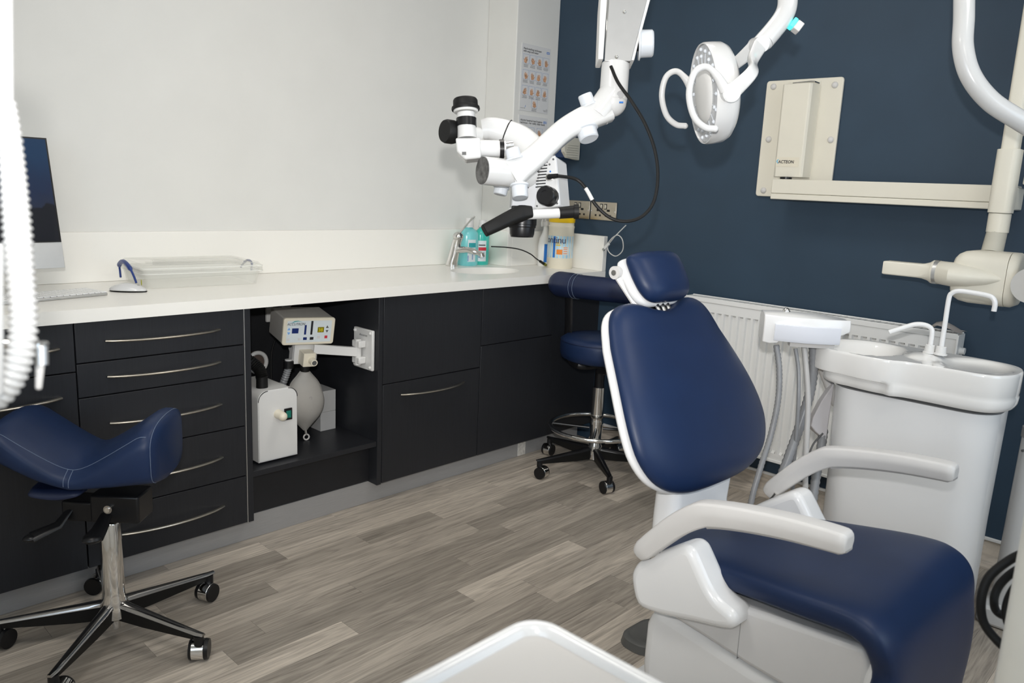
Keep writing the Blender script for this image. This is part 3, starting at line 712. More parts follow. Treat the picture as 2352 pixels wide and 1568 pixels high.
t = thing('wall_bracket', 'white hinged bracket arm screwed to the niche side panel', 'bracket', (-1.345, -.47, .615))
MB().bb(XN - .013, XN - .0005, -.534, -.414, .537, .692).build('mounting_plate', M_WHITEM, t, bevel=.004, world=True)
for y in (-.522, -.426):
    for z in (.549, .680): MB().sphere((XN - .014, y, z), .007, 10, 6).build('screw_cap', M_WHITEM, t, world=True)
for z0, z1 in ((.560, .588), (.622, .650)): MB().bb(XN - .045, XN - .013, -.497, -.447, z0, z1).build('hinge_lug', M_WHITEM, t, bevel=.005, world=True)
MB().cyl((XN - .034, -.474, .555), (XN - .034, -.474, .655), .012).build('hinge_pin', M_WHITEM, t, world=True)
a0, a1 = V(XN - .034, -.474, .605), V(-1.52, -.405, .622)
x_, y_, z_ = frame(a1 - a0)
MB().box((a0 + a1) / 2, (.020, .034, (a1 - a0).length), (x_, y_, z_)).build('arm', M_WHITEM, t, bevel=.002, world=True)
text_part('lettering', 'Accutron', .013, M_PRINT, t, (XN - .0135, -.452, .664), (0, -1, 0), (0, 0, 1), shear=.3)

t = thing('sedation_flowmeter', 'beige sedation flowmeter head with blue displays above the grey bag', 'flowmeter', (-1.51, -.36, .55))
fx = V(.985, -.17, -.045).normalized(); fz = V(-.075, -.13, 1); fz = (fz - fx * fz.dot(fx)).normalized(); fy = fz.cross(fx)   # fy points into the niche
fo_ = PY(708, 759, -.405)
FWd, FHt, FDp = .196, .102, .135
ax3 = (fx, fy, fz)
MB().prism(rrect(FWd * .97, FHt * .97, .006), fo_, fx, fz, fy, .003, FDp).build('housing', mat('beige_metal', (0.47, 0.455, 0.43), 0.4, noise=0.02), t, world=True, bevel=.001)
MB().prism(rrect(FWd, FHt, .010), fo_, fx, fz, fy, -.010, .004).build('bezel', M_IVORY, t, world=True, bevel=.003)
def fp(name, u, v, w_, h_, m_, lift=.0115, outl=None):
    o = fo_ + fx * ((u - .5) * FWd) + fz * ((.5 - v) * FHt)
    return MB().prism(outl or [(-w_ / 2, -h_ / 2), (w_ / 2, -h_ / 2), (w_ / 2, h_ / 2), (-w_ / 2, h_ / 2)], o, fx, fz, -fy, lift - .0012, lift).build(name, m_, t, world=True, smooth=False)
fp('face_plate', .5, .5, FWd * .86, FHt * .80, M_LABEL, .0108)
MDB = mat('display_blue', (0.008, 0.02, 0.10), 0.2, emit=(0.01, 0.03, 0.2), estr=0.15, noise=0.05)
fp('display', .225, .46, .024, .019, MDB, .0122)
fp('bargraph', .418, .43, .0072, .036, MDB, .0122); fp('bargraph', .540, .36, .0075, .052, M_PRINT, .0122)
fp('selector', .425, .76, .0135, .010, MDB, .0122); fp('selector', .555, .76, .0135, .010, M_PRINT, .0122)
fp('display', .72, .44, .024, .020, mat('display_olive', (0.16, 0.13, 0.002), 0.3, emit=(0.35, 0.3, 0.0), estr=0.12, noise=0.05), .0122)
tri = [(-.0055, -.004), (.0055, -.004), (0, .0055)]
MLB = mat('print_sky', (0.20, 0.42, 0.80), 0.5, noise=0.03)
fp('arrow', .105, .39, 0, 0, MLB, .0122, tri); fp('arrow', .105, .55, 0, 0, MLB, .0122, [(x, -y) for x, y in tri])
fp('arrow', .845, .34, 0, 0, M_GREYD, .0122, tri); fp('arrow', .845, .50, 0, 0, M_GREYD, .0122, [(x, -y) for x, y in tri])
fp('power_button', .835, .72, .0105, .0105, M_RED, .0124)
fp('button', .105, .78, .009, .009, M_WHITEM, .0124); fp('button', .315, .78, .009, .009, M_WHITEM, .0124); fp('button', .69, .72, .010, .010, M_WHITEM, .0124)
fp('logo_arc', .24, .17, 0, 0, M_TEALP, .0122, [(-.02, -.001), (-.008, .004), (.006, .0065), (.02, .004), (.006, .0085), (-.008, .007)])
text_part('lettering', 'ACCUTRON', .0135, M_PRINT, t, fo_ + fx * (-.443 * FWd) + fz * (.245 * FHt), fx, fz, shear=.35, lift=.0126, xscale=.88)
text_part('lettering', '38', .018, mat('digit_yellow', (0.7, 0.6, 0.02), 0.5, emit=(0.7, 0.6, 0.02), estr=0.1, noise=0.02), t, fo_ + fx * (.168 * FWd) + fz * (-.005 * FHt), fx, fz, lift=.0128)
# mount under the head
mo = fo_ - fz * (FHt / 2)
MB().box(mo + fx * .008 + fy * .045 - fz * .043, (.090, .050, .086), ax3).build('mount_block', M_WHITEM, t, world=True, bevel=.003)
MB().prism([(.125, 0), (.02, 0), (.02, -.075)], mo + fx * -.036 + fy * .01, fy, fz, fx, -.002, .002).build('gusset', M_WHITEM, t, world=True)
for q in (.055, .088): MB().cyl(mo + fx * -.0385 + fy * q - fz * .020, mo + fx * -.048 + fy * q - fz * .020, .011, n=16).build('gas_inlet', M_BLACK, t, world=True)
MB().box(mo + fx * .004 + fy * .004 - fz * .054, (.046, .066, .052), ax3).build('outlet_block', M_IVORY, t, world=True, bevel=.002)
nz = mo + fx * .012 - fy * .0292 - fz * .056
MB().cyl(nz, nz - fy * .026, .013, .0125, 20).build('outlet_nozzle', M_IVORY, t, world=True)
MB().cyl(nz - fy * .0262, nz - fy * .0266, .009, .009, 16).build('nozzle_bore', M_GREYD, t, world=True)
bx_ = mo + fx * .004 + fy * .012 - fz * .080
MB().cyl(bx_, bx_ - V(0, 0, .030), .018, .017, 20).build('bag_collar', M_BLACKM, t, world=True)
kb = bx_ + fx * -.055 + fy * .02
MB().cyl(kb + V(0, 0, .005), kb - V(0, 0, .022), .020, n=18).build('valve', M_BLACK, t, world=True)
MB().cyl(kb + V(0, 0, .006), kb + V(0, 0, .010), .013, n=18).build('valve_cap', M_WHITEM, t, world=True)
vh = spl([kb - V(0, 0, .02), kb + V(-.008, .01, -.06), kb + V(-.015, .03, -.11), kb + V(-.005, .06, -.17)], 10)
MB().tube(vh, [.012 + .002 * (i % 2) for i in range(len(vh))], 12).build('corrugated_hose', M_GREYHOSE, t, world=True)

t = thing('breathing_bag', 'grey rubber breathing bag hanging from the flowmeter', 'bag', (-1.50, -.37, .27))
bo = bx_ - V(0, 0, .030)
L_ = bo.z - .305
prof = smooth_tab([(0, .017), (.06, .028), (.2, .054), (.4, .071), (.55, .073), (.72, .060), (.9, .026), (1.0, .006)])
rings = []
for i in range(26):
    q = i / 25; h_ = lerp_tab(prof, q); dp = h_ * (.62 if q > .1 else .62 + (.1 - q) * 3.8)
    ring = []
    for j in range(24):
        a = 2 * PI * j / 24; c_, s_ = math.cos(a), math.sin(a)
        ring.append(bo - V(0, 0, L_ * q) + fx * (h_ * math.copysign(abs(c_) ** 1.25, c_)) + fy * (dp * math.copysign(abs(s_) ** .85, s_)))
    rings.append(ring)
MB().loft(rings).build('bag_body', M_BAG, t, world=True)
sp1 = []; sp2 = []
for i in range(26):
    q = i / 25; h_ = lerp_tab(prof, q)
    sp1.append(bo - V(0, 0, L_ * q) + fx * h_); sp2.append(bo - V(0, 0, L_ * q) - fx * h_)
MB().tube(sp1, .0012, 6).tube(sp2, .0012, 6).build('seam', M_BAG, t, world=True)
e_ = bo - V(0, 0, L_)
MB().tube([e_ + V(0, 0, .01), e_ - V(-.004, 0, .018)], .005, 10, flat=(1.2, .7)).build('tail', M_BAG, t, world=True)
ec = e_ - V(-.005, 0, .028)
MB().tube([ec + fx * (.0105 * math.cos(a * PI / 12)) + V(0, 0, .0105 * math.sin(a * PI / 12)) for a in range(24)], .003, 8, closed=True).build('ring', M_GREYP, t, world=True)
text_part('lettering', 'OXYGEN', .016, mat('print_fade', (0.26, 0.25, 0.24), 0.6, noise=0.1), t, bo - V(0, 0, L_ * .36) - fy * .0435, V(0, 0, -1), fx, xscale=.8)

for z0, z1, lab in ((.2642, .340, 'grey cardboard box on the niche shelf, lower of the stacked pair'), (.3405, .425, 'grey cardboard box topping the stacked pair behind the bag')):
    t = thing('cardboard_box', lab, 'box', (-1.40, -.27, z0), group='boxes in the niche')
    o = MB().bb(-1.435, -1.366, -.318, -.200, z0, z1).build('carton', mat('grey_card', (0.46, 0.46, 0.46), 0.6, noise=0.03), t, world=True, bevel=.001)
# ------------------------------------------------------------------ posters on the pillar
def poster(label, xl, xr, zb, zt, title, rows):
    t = thing('poster', label, 'poster', ((xl + xr) / 2, PILY, zb))
    yp = PILY - .0035
    MB().bb(xl, xr, PILY - .0032, PILY - .0004, zb, zt).build('sheet', M_PAPER, t, world=True, smooth=False)
    text_part('lettering', title, .0128, M_PRINT, t, (xl + .010, yp, zt - .026), (1, 0, 0), (0, 0, 1), lift=.0002, bold=.0002)
    MB().bb(xr - .030, xr - .008, yp - .0004, yp, zt - .027, zt - .017).build('logo_box', M_NHS, t, world=True, smooth=False)
    text_part('lettering', 'NHS', .0095, M_PAPER, t, (xr - .029, yp - .0006, zt - .0255), (1, 0, 0), (0, 0, 1), shear=.2, bold=.0003)
    cw = (xr - xl - .016) / 4
    for ri, (z, cells) in enumerate(rows):
        for ci in cells:
            cx = xl + .008 + cw * (ci + .5); hw = cw * .44; hh = .0215
            f = MB()
            for a, b_, c_, d_ in ((-hw, hw, hh - .0011, hh), (-hw, hw, -hh, -hh + .0011), (-hw, -hw + .0011, -hh, hh), (hw - .0011, hw, -hh, hh)):
                f.bb(cx + a, cx + b_, yp - .0003, yp, z + c_, z + d_)
            pf = f.build('picture_frame', M_PBLUE, t, world=True, smooth=False)
            # a drawn hand: palm, four fingers and a thumb
            rnd = random.Random(int(1000 * z) + int(ci * 10)); tl = rnd.uniform(-.5, .5)
            exx = V(math.cos(tl), 0, math.sin(tl)); ezz = V(-math.sin(tl), 0, math.cos(tl)); o = V(cx + rnd.uniform(-.003, .003), yp - .0002, z - .007)
            hb = MB().prism([(-.0085, -.0125), (.0085, -.0125), (.0095, .004), (-.0095, .004)], o, exx, ezz, V(0, -1, 0), 0, .0003)
            for k in range(4):
                q = -.0075 + k * .005; l_ = (.013, .017, .016, .011)[k] * rnd.uniform(.7, 1.0)
                hb.prism([(q - .0021, .003), (q + .0021, .003), (q + .0016, .003 + l_), (q - .0016, .003 + l_)], o, exx, ezz, V(0, -1, 0), 0, .0003)
            sg = rnd.choice((-1, 1))
            hb.prism([(sg * .008, -.008), (sg * .008, -.003), (sg * .0155, .003), (sg * .0165, 0)], o, exx, ezz, V(0, -1, 0), 0, .0003)
            hb.build('drawn_hand', M_SKIN, pf, world=True, smooth=False)
            cp_ = MB()
            for k in range(3): cp_.bb(cx - hw * rnd.uniform(.6, .9), cx + hw * rnd.uniform(.6, .9), yp - .0003, yp, z - hh - .0055 - k * .0048, z - hh - .0035 - k * .0048)
            cp_.build('caption_lines', M_GREYM, pf, world=True, smooth=False)
    return t
pt = poster('laminated hand-washing poster high on the white pillar', -0.262, -0.058, 1.601, 1.906, 'Hand-washing technique\nwith soap and water', [(1.838, (0, 1, 2, 3)), (1.767, (0, 1, 2, 3)), (1.696, (0, 1, 2, 3)), (1.641, (1.5,))])
text_part('lettering', 'cleanyourhands', .0055, M_PRINT, pt, (-.257, PILY - .0036, 1.612), (1, 0, 0), (0, 0, 1))
MB().prism([(0, 0), (.004, .002), (.005, .010), (.003, .010), (.002, .004)], (-.226, PILY - .0036, 1.617), (1, 0, 0), (0, 0, 1), (0, -1, 0), 0, .0003).build('logo_mark', M_NHS, pt, world=True, smooth=False)
text_part('lettering', 'NPSA\nNational Patient\nSafety Agency', .005, M_PRINT, pt, (-.062, PILY - .0036, 1.618), (1, 0, 0), (0, 0, 1), align='RIGHT')
poster('laminated hand-rub poster below, half hidden by the microscope arm', -0.262, -0.056, 1.283, 1.580, 'Alcohol handrub hand hygiene\ntechnique \u2013 for visibly clean hands', [(1.506, (0, 1.25, 2.5)), (1.436, (0, 1, 2, 3)), (1.366, (0, 1, 2, 3))])

# towel dispenser, sockets, usb cable on the navy wall
t = thing('wipe_dispenser', 'cream and blue wall dispenser peeking out behind the microscope arm', 'dispenser', (-.06, -.27, 1.40))
zc = 1.452
ol = [(-.002, .035), (-.115, .035), (-.125, .005), (-.118, -.035), (-.09, -.062), (-.002, -.07)]
MB().prism(ol, (0, 0, zc), (1, 0, 0), (0, 0, 1), (0, 1, 0), -.372, -.348).build('side_cover', M_CREAM, t, world=True, bevel=.004)
MB().prism([(x * .96, z * .96) for x, z in ol], (0, 0, zc), (1, 0, 0), (0, 0, 1), (0, 1, 0), -.3475, -.25).build('blue_cover', mat('blue_translucent', (0.01, 0.06, 0.22), 0.2, coat=0.3, noise=0.05), t, world=True, bevel=.004)
for k in range(6):
    MB().bb(-.112 + k * .003, -.02, -.3755, -.3725, zc - .058 + k * .011, zc - .053 + k * .011).build('rib', M_CREAM, t, world=True, bevel=.001)

def socket(label, y0, y1, z0, z1):
    t = thing('wall_socket', label, 'socket', (0, (y0 + y1) / 2, z0), group='sockets on the navy wall')
    MB().bb(-.009, -.0005, y1, y0, z0, z1).build('plate', mat('satin_nickel_plate', (0.50, 0.45, 0.37), 0.28, metal=0.9, noise=0.06, nscale=40), t, world=True, bevel=.002)
    w_ = y1 - y0
    for q in (.30, .70):
        yc_ = y0 + w_ * q; sg = -1 if q < .5 else 1
        MB().bb(-.0105, -.0088, yc_ + .008, yc_ - .008, z0 + .042, z0 + .052).build('earth_slot', M_BLACK, t, world=True, smooth=False)
        for k in (-1, 1): MB().bb(-.0105, -.0088, yc_ + k * .013 + .0045, yc_ + k * .013 - .0045, z0 + .018, z0 + .027).build('pin_slot', M_BLACK, t, world=True, smooth=False)
    for q in (.42, .58):
        yc_ = y0 + w_ * q
        f = MB().bb(-.0108, -.0085, yc_ + .008, yc_ - .008, z0 + .052, z0 + .078).build('switch_surround', M_BLACK, t, world=True, bevel=.001)
        MB().bb(-.0130, -.0105, yc_ + .0055, yc_ - .0055, z0 + .055, z0 + .075).build('rocker', M_NICKEL, f, world=True, bevel=.001)
    for q in (.045, .955): MB().cyl((-.0088, y0 + w_ * q, (z0 + z1) / 2), (-.0102, y0 + w_ * q, (z0 + z1) / 2), .0032, n=10).build('screw', M_CHROME, t, world=True)
socket('satin metal double socket nearer the pillar, partly behind the microscope knob', -.307, -.459, 1.102, 1.189)
socket('satin metal double socket right of its twin on the navy wall', -.466, -.620, 1.102, 1.189)

t = thing('usb_cable', 'short white usb cable hanging in a loop at the worktop end', 'cable', (-.03, -.63, .94))
cp = spl([PX(1438, 517, -.012), PX(1425, 530, -.02), PX(1408, 548, -.03), PX(1396, 566, -.035), PX(1400, 580, -.035), PX(1415, 588, -.03), PX(1430, 575, -.025), PX(1430, 552, -.025), PX(1420, 540, -.03), PX(1408, 545, -.035), PX(1398, 556, -.038), PX(1392, 564, -.038)], 7)
MB().tube(cp, .0024, 8).build('cord', mat('cable_white', (0.62, 0.61, 0.58), 0.45, noise=0.03), t, world=True)
a, b_ = PX(1399, 559, -.038), PX(1388, 571, -.038)
x_, y_, z_ = frame(b_ - a)
MB().box((a + b_) / 2, (.010, .014, (b_ - a).length), (x_, y_, z_)).build('plug_body', M_WHITEM, t, world=True, bevel=.002)
MB().box(b_ + (b_ - a) * .18, (.006, .012, .010), (x_, y_, z_)).build('plug_metal', M_CHROME, t, world=True)

# ------------------------------------------------------------------ radiator
t = thing('radiator', 'white ribbed panel radiator on the navy wall behind the chair', 'radiator', (-.05, -1.62, .19))
RY0, RY1, RZ0, RZ1 = -1.085, -2.165, .193, .800
NG = 31; pitch = (RY0 - RY1 - .05) / NG
pts = [(RY0, 0)]
y = RY0 - .025
for k in range(NG):
    for q, dx in ((.0, 0.0), (.12, 0.0), (.26, .018), (.66, .018), (.80, 0.0)):
        pts.append((y - pitch * q, dx))
    y -= pitch
pts += [(RY1, 0)]
mb = MB(); nP = len(pts)
zl = [(RZ0, 0), (RZ0 + .030, 0), (RZ0 + .042, 1), (RZ1 - .055, 1), (RZ1 - .043, 0), (RZ1, 0)]
vv = [V(-.100 + dx * k, yy, z) for z, k in zl for yy, dx in pts]
ff = [(i * nP + j, i * nP + j + 1, (i + 1) * nP + j + 1, (i + 1) * nP + j) for i in range(len(zl) - 1) for j in range(nP - 1)]
mb.add(vv, ff)
mb.build('front_panel', M_RAD, t, world=True, ang=50)
MB().bb(-.088, -.084, RY1, RY0, RZ0, RZ1).build('front_panel_back', M_RAD, t, world=True, smooth=False)
MB().bb(-.040, -.030, RY1, RY0, RZ0, RZ1).build('rear_panel', M_RAD, t, world=True, bevel=.002)
for y in (RY0, RY1): MB().bb(-.104, -.026, y - .004, y + .004, RZ0 + .012, RZ1 + .012).build('side_panel', M_RAD, t, world=True, bevel=.002)
MB().bb(-.104, -.098, RY1, RY0, RZ1 - .004, RZ1 + .016).build('top_rail', M_RAD, t, world=True, bevel=.002)
MB().bb(-.104, -.098, RY1, RY0, RZ0 - .008, RZ0 + .004).build('bottom_rail', M_RAD, t, world=True, bevel=.002)
MB().bb(-.032, -.026, RY1, RY0, RZ1 - .004, RZ1 + .016).build('top_rail', M_RAD, t, world=True, bevel=.002)
bar0 = MB().box((0, 0, 0), (.066, .017, .003)).build('grille_bar', M_RAD, t, smooth=False)
nb = 44
for k in range(nb):
    o = bar0 if k == 0 else bar0.copy()
    if k: COL.objects.link(o); o.parent = t
    o.location = V(-.065, RY0 - .02 - (RY0 - RY1 - .04) * k / (nb - 1), RZ1 + .012) - Vector((-.05, -1.62, .19))
MB().cyl((-.065, RY1 - .004, RZ1 - .045), (-.065, RY1 - .020, RZ1 - .045), .012, n=16).build('bleed_cap', M_RAD, t, world=True)
MB().bb(-.06, -.0005, -1.25, -1.22, .30, .70).bb(-.06, -.0005, -2.05, -2.02, .30, .70).build('wall_bracket', M_RAD, t, world=True)
# leftover clear wrap over the far end
rings = []
for i in range(7):
    q = i / 6; yy = RY1 + .10 - .105 * q
    hgt = .030 * math.sin(PI * min(q * 1.15 + .02, 1)) + .004 * math.sin(9 * q) + .004
    rings.append([V(-.10 + .07 * (j / 6), yy + .004 * math.sin(5 * j + i), RZ1 + .016 + hgt * (0.45 + .55 * math.sin(PI * (j + .6) / 7.2))) for j in range(7)])
MB().loft(rings, caps=False, closed=False).build('plastic_wrap', mat('cloudy_wrap', (0.62, 0.56, 0.52), 0.3, trans=0.35, ior=1.2, noise=0.08, nscale=30), t, world=True)

# ------------------------------------------------------------------ wall X-ray unit
t = thing('xray_unit', 'cream wall-mounted dental X-ray unit with folding arm and tube head', 'x-ray unit', (0, -1.47, 1.25))
MB().prism(rrect(.308, .452, .012), (-.0005, -1.476, 1.4755), (0, 1, 0), (0, 0, 1), (-1, 0, 0), 0, .012).build('wall_plate', M_CREAM, t, world=True, bevel=.003)
MB().bb(-.016, -.0125, -1.545, -1.412, 1.320, 1.690).build('cover_base', M_CREAM, t, world=True, bevel=.002)
MB().prism([(0, -1.418), (-.052, -1.420), (-.060, -1.428), (-.060, -1.530), (-.052, -1.538), (0, -1.545)], (-.0162, 0, 0), (1, 0, 0), (0, 1, 0), (0, 0, 1), 1.3265, 1.678).build('cover', M_CREAM, t, world=True, bevel=.003)
MB().tube([V(-.05, -1.45, 1.682), V(-.05, -1.52, 1.685), V(-.048, -1.535, 1.684), V(-.03, -1.545, 1.680)], .003, 8).build('edge_wire', M_CHROME, t, world=True)
for u, v in ((1777, 199), (1918, 195), (1766, 320), (1908, 321), (1754, 437)):
    q = PX(u, v, -.012); MB().sphere((-.013, q.y, q.z), .0125, 16, 8, sc=(.75, 1, 1)).build('screw_cap', M_GREYP, t, world=True)
text_part('lettering', 'ACTEON', .0165, M_PRINT, t, (-.0765, -1.437, 1.379), (0, -1, 0), (0, 0, 1), shear=.15, xscale=.95, lift=.0004, bold=.0003)
MB().bb(-.0772, -.0764, -1.520, -1.428, 1.366, 1.402).build('nameplate', mat('cream_light', (0.74, 0.69, 0.57), 0.4, noise=0.02), t, world=True, smooth=False)
MB().prism([(-.0085, .0), (-.004, .007), (.003, .0085), (-.001, .006), (-.004, .0), (-.001, -.006), (.003, -.0085), (-.004, -.007)], (-.0774, -1.438, 1.386), (0, -1, 0), (0, 0, 1), (-1, 0, 0), 0, .0004).build('logo_arc', mat('print_cyan', (0.15, 0.5, 0.75), 0.5, noise=0.03), t, world=True, smooth=False)
for o in t.children:
    if o.name.startswith('lettering'):
        for v in o.data.vertices: v.co.x -= .0012
MB().cyl((-.095, -1.485, 1.318), (-.095, -1.485, 1.3262), .022).build('pivot', M_BLACK, t, world=True)
MB().bb(-.135, -.072, -2.275, -1.448, 1.2625, 1.317).build('wall_arm', M_CREAM, t, world=True, bevel=.003)
MB().bb(-.136, -.071, -2.275, -1.448, 1.240, 1.2615).build('arm_rail', M_CREAM, t, world=True, bevel=.003)
# upright of the folding arm, its sleeve, collar and neck
AX = -.20
ytop = PX(2312, 400, AX).y
def col(z0, z1, w_, d_, name, m_, r_=.012, y=ytop, x=AX):
    return MB().prism(rrect(d_, w_, min(r_, w_ / 2.2, d_ / 2.2)), (x, y, 0), (1, 0, 0), (0, 1, 0), (0, 0, 1), z0, z1).build(name, m_, t, world=True, bevel=.002)
z345, z490, z530 = PX(2312, 346, AX).z, PX(2300, 490, AX).z, PX(2290, 534, AX).z
col(z345, 2.02, .048, .05, 'upper_arm', M_CREAM)
col(z490 + .001, z345 + .004, .066, .066, 'sleeve', M_CREAM, .02)
col(z530, z490, .062, .062, 'collar', M_CREAM, .027)
MB().bb(AX - .02, -.072, ytop - .03, ytop + .03, 1.24, 1.31).build('arm_joint', M_CREAM, t, world=True, bevel=.004)
MB().prism([(1.32, -.010), (2.02, .02), (2.02, .075), (1.32, .045)], (-.15, ytop - .050, 0), (0, 0, 1), (0, -1, 0), (1, 0, 0), -.02, .02).build('forearm', M_CREAM, t, world=True, bevel=.004)
nk0 = V(AX, ytop, z530 + .006); nk1 = PX(2278, 580, -.22)
MB().cyl(nk0, nk1, .029, .031).build('neck', mat('grey_cream', (0.50, 0.48, 0.41), 0.5, noise=0.02), t, world=True)
# tube head: a rounded block lying along the wall
HX = -.26
hl, hr = PX(2197, 640, HX), PX(2352, 640, HX)
hy0, hy1 = hl.y, PX(2347, 640, HX).y; hz = PX(2280, 638, HX).z
rings = []
for q, s_ in ((0, .70), (.05, .84), (.14, .95), (.28, 1.0), (.84, 1.0)):
    rings.append([V(HX + y_, hy0 + (hy1 - hy0) * q, hz + z_) for y_, z_ in rrect(.15 * (s_ * .6 + .4), .165 * s_, .042 * s_)])
MB().loft(rings).build('head_body', M_CREAM, t, world=True, ang=50)
rings = []
for q, s_ in ((.848, 1.004), (.92, 1.004), (.98, .93), (1.0, .80)):
    rings.append([V(HX + y_, hy0 + (hy1 - hy0) * q, hz + z_) for y_, z_ in rrect(.15 * s_, .165 * s_, .05 * s_)])
MB().loft(rings).build('head_cap', M_CREAM, t, world=True, ang=50)
MB().lathe([(.001, 0), (.048, 0), (.052, .006), (.052, .022), (.001, .022)], (HX - .070, PX(2372, 640, HX - .08).y, hz - .005), (-1, 0, 0)).build('pivot_cap', mat('cool_grey', (0.52, 0.51, 0.49), 0.5, noise=0.02), t, world=True)
cz = hz + .003
# ridge cone blending into the head
rings = []
for q, a_ in ((-.045, .037), (.0, .038), (.05, .034), (.10, .024), (.15, .008)):
    rings.append([V(HX - .030 + a_ * 1.35 * math.cos(k * PI / 12) - .03 * (q > -.02), hy0 - q, cz + a_ * math.sin(k * PI / 12)) for k in range(24)])
MB().loft(rings).build('beam_housing', M_CREAM, t, world=True)
yb = hy0 + .045
cx_ = HX - .030
MB().cyl((cx_, yb + .001, cz), (cx_, yb + .014, cz), .0385, n=32).build('cone_ring', M_ALU, t, world=True)
MB().cyl((cx_, yb + .0142, cz), (cx_, yb + .020, cz), .0385, .037, n=32).build('cone_collar', M_CREAM, t, world=True)
rings = []
for q, ww, hh, rr_ in ((.0202, .074, .074, .034), (.028, .066, .060, .026), (.045, .056, .048, .012), (.060, .054, .045, .006), (.150, .053, .0445, .005), (.163, .053, .0445, .005), (.168, .050, .042, .005)):
    rings.append([V(cx_ + y_, yb + q, cz + z_) for y_, z_ in rrect(ww, hh, rr_)])
MB().loft(rings).build('collimator', M_CREAM, t, world=True, ang=45)
# ------------------------------------------------------------------ operating microscope, hung from the ceiling
DM = 2.0
t = thing('operating_microscope', 'white ceiling-hung operating microscope with black eyepieces over the sink corner', 'microscope', P(1430, 20, DM))
def K(u, v, d=DM): return P(u, v, d)
# spring arm housing: two plates and a face
def plate(name, pts, d0, d1, m_, bev=.002):
    a = [K(u, v, DM) for u, v in pts]
    mb = MB(); mb.loft([[q + CF * d0 for q in a], [q + CF * d1 for q in a]])
    return mb.build(name, m_, t, bevel=bev, world=True)
plate('arm_face', [(1400, -120), (1508, -120), (1485, 0), (1446, 150), (1385, 150), (1395, 20)], -.030, -.026, mat('matt_aluminium', (0.47, 0.47, 0.465), 0.45, metal=0.6, noise=0.02, nscale=30))
plate('arm_side', [(1388, -120), (1396, -120), (1391, 20), (1383, 144), (1371, 144), (1376, 20)], -.026, .040, M_WHITEM)
plate('arm_side', [(1512, -120), (1520, -120), (1492, 0), (1462, 110), (1453, 147), (1445, 147), (1480, 0)], -.028, .040, M_WHITEM)
plate('arm_core', [(1400, -120), (1508, -120), (1480, 0), (1445, 140), (1392, 140), (1396, 20)], -.024, .034, M_GREYP)
plate('spring_rod', [(1392, 0), (1398, 0), (1390, 140), (1386, 140)], -.027, -.02, M_CHROME)
for u, v in ((1434, 28), (1416, 131)): MB().sphere(K(u, v, DM - .031), .005, 12, 6).build('screw', M_CHROME, t, world=True)
top0 = K(1452, -118, DM + .005)
MB().tube([top0, top0 + V(.06, -.02, .22), V(top0.x + .10, top0.y - .03, CEIL - .10), V(top0.x + .10, top0.y - .03, CEIL - .002)], .042, 20).build('ceiling_post', M_WHITEM, t, world=True)
MB().cyl((top0.x + .10, top0.y - .03, CEIL - .035), (top0.x + .10, top0.y - .03, CEIL - .001), .12, n=32).build('ceiling_flange', M_WHITEM, t, world=True)
def knob(u, v, axis, r_, h_, d=DM, name='friction_knob'):
    c = K(u, v, d); a = Vector(axis).normalized()
    return MB().lathe([(.001, 0), (r_ * 1.18, 0), (r_ * 1.2, .004), (r_, .006), (r_ * .98, h_ * .9), (r_ * .86, h_), (.001, h_)], c, a, 24).build(name, M_SILI, t, world=True)
knob(1466, 101, CR * .98 - CF * .1, .034, .038, DM + .005)
MB().cyl(K(1452, 110), K(1468, 101, DM + .004), .014, n=14).build('knob_shaft', M_BLACK, t, world=True)
# vertical yoke post and mitred elbow
MB().cyl(K(1414, 148), K(1408, 232), .0355, n=32).build('yoke_post', M_WHITE, t, world=True)
MB().cyl(K(1409, 214), K(1371, 266), .0358, .034, n=32).sphere(K(1407, 236), .0352, 24, 14).build('elbow', M_WHITE, t, world=True)
MB().cyl(K(1425, 217, DM - .036), K(1425, 217, DM - .032), .009, n=16).build('maker_badge', M_GREYM, t, world=True)
MB().box(K(1427, 235, DM - .034), (.010, .002, .004), (CR, CF, CU)).build('maker_mark', M_NHS, t, world=True)
# curved lower arm
ap = spl([K(1395, 250, DM), K(1365, 264, DM - .005), K(1332, 278, DM - .01), K(1296, 300, DM - .015), K(1262, 330, DM - .02), K(1228, 362, DM - .03), K(1196, 388, DM - .04), K(1172, 402, DM - .045)], 5)
mb = MB(); rings = []
for i, q in enumerate(ap):
    tn = (ap[min(i + 1, len(ap) - 1)] - ap[max(i - 1, 0)]).normalized()
    nn = (CF - tn * CF.dot(tn)).normalized(); bb_ = tn.cross(nn).normalized()
    k = i / (len(ap) - 1); hh = .033 - .005 * math.sin(PI * k); 
    if k > .85: hh *= 1.0 + (k - .85) * 1.2
    rings.append([q + nn * y_ + bb_ * z_ for y_, z_ in rrect(.050, hh * 2, .014)])
mb.loft(rings).build('curved_arm', M_WHITE, t, world=True, ang=50)
knob(1352, 243, CU * .9 - CR * .35 - CF * .15, .0185, .030, DM - .012)
knob(1346, 296, -CU * .9 + CR * .25 - CF * .2, .0255, .030, DM - .010)
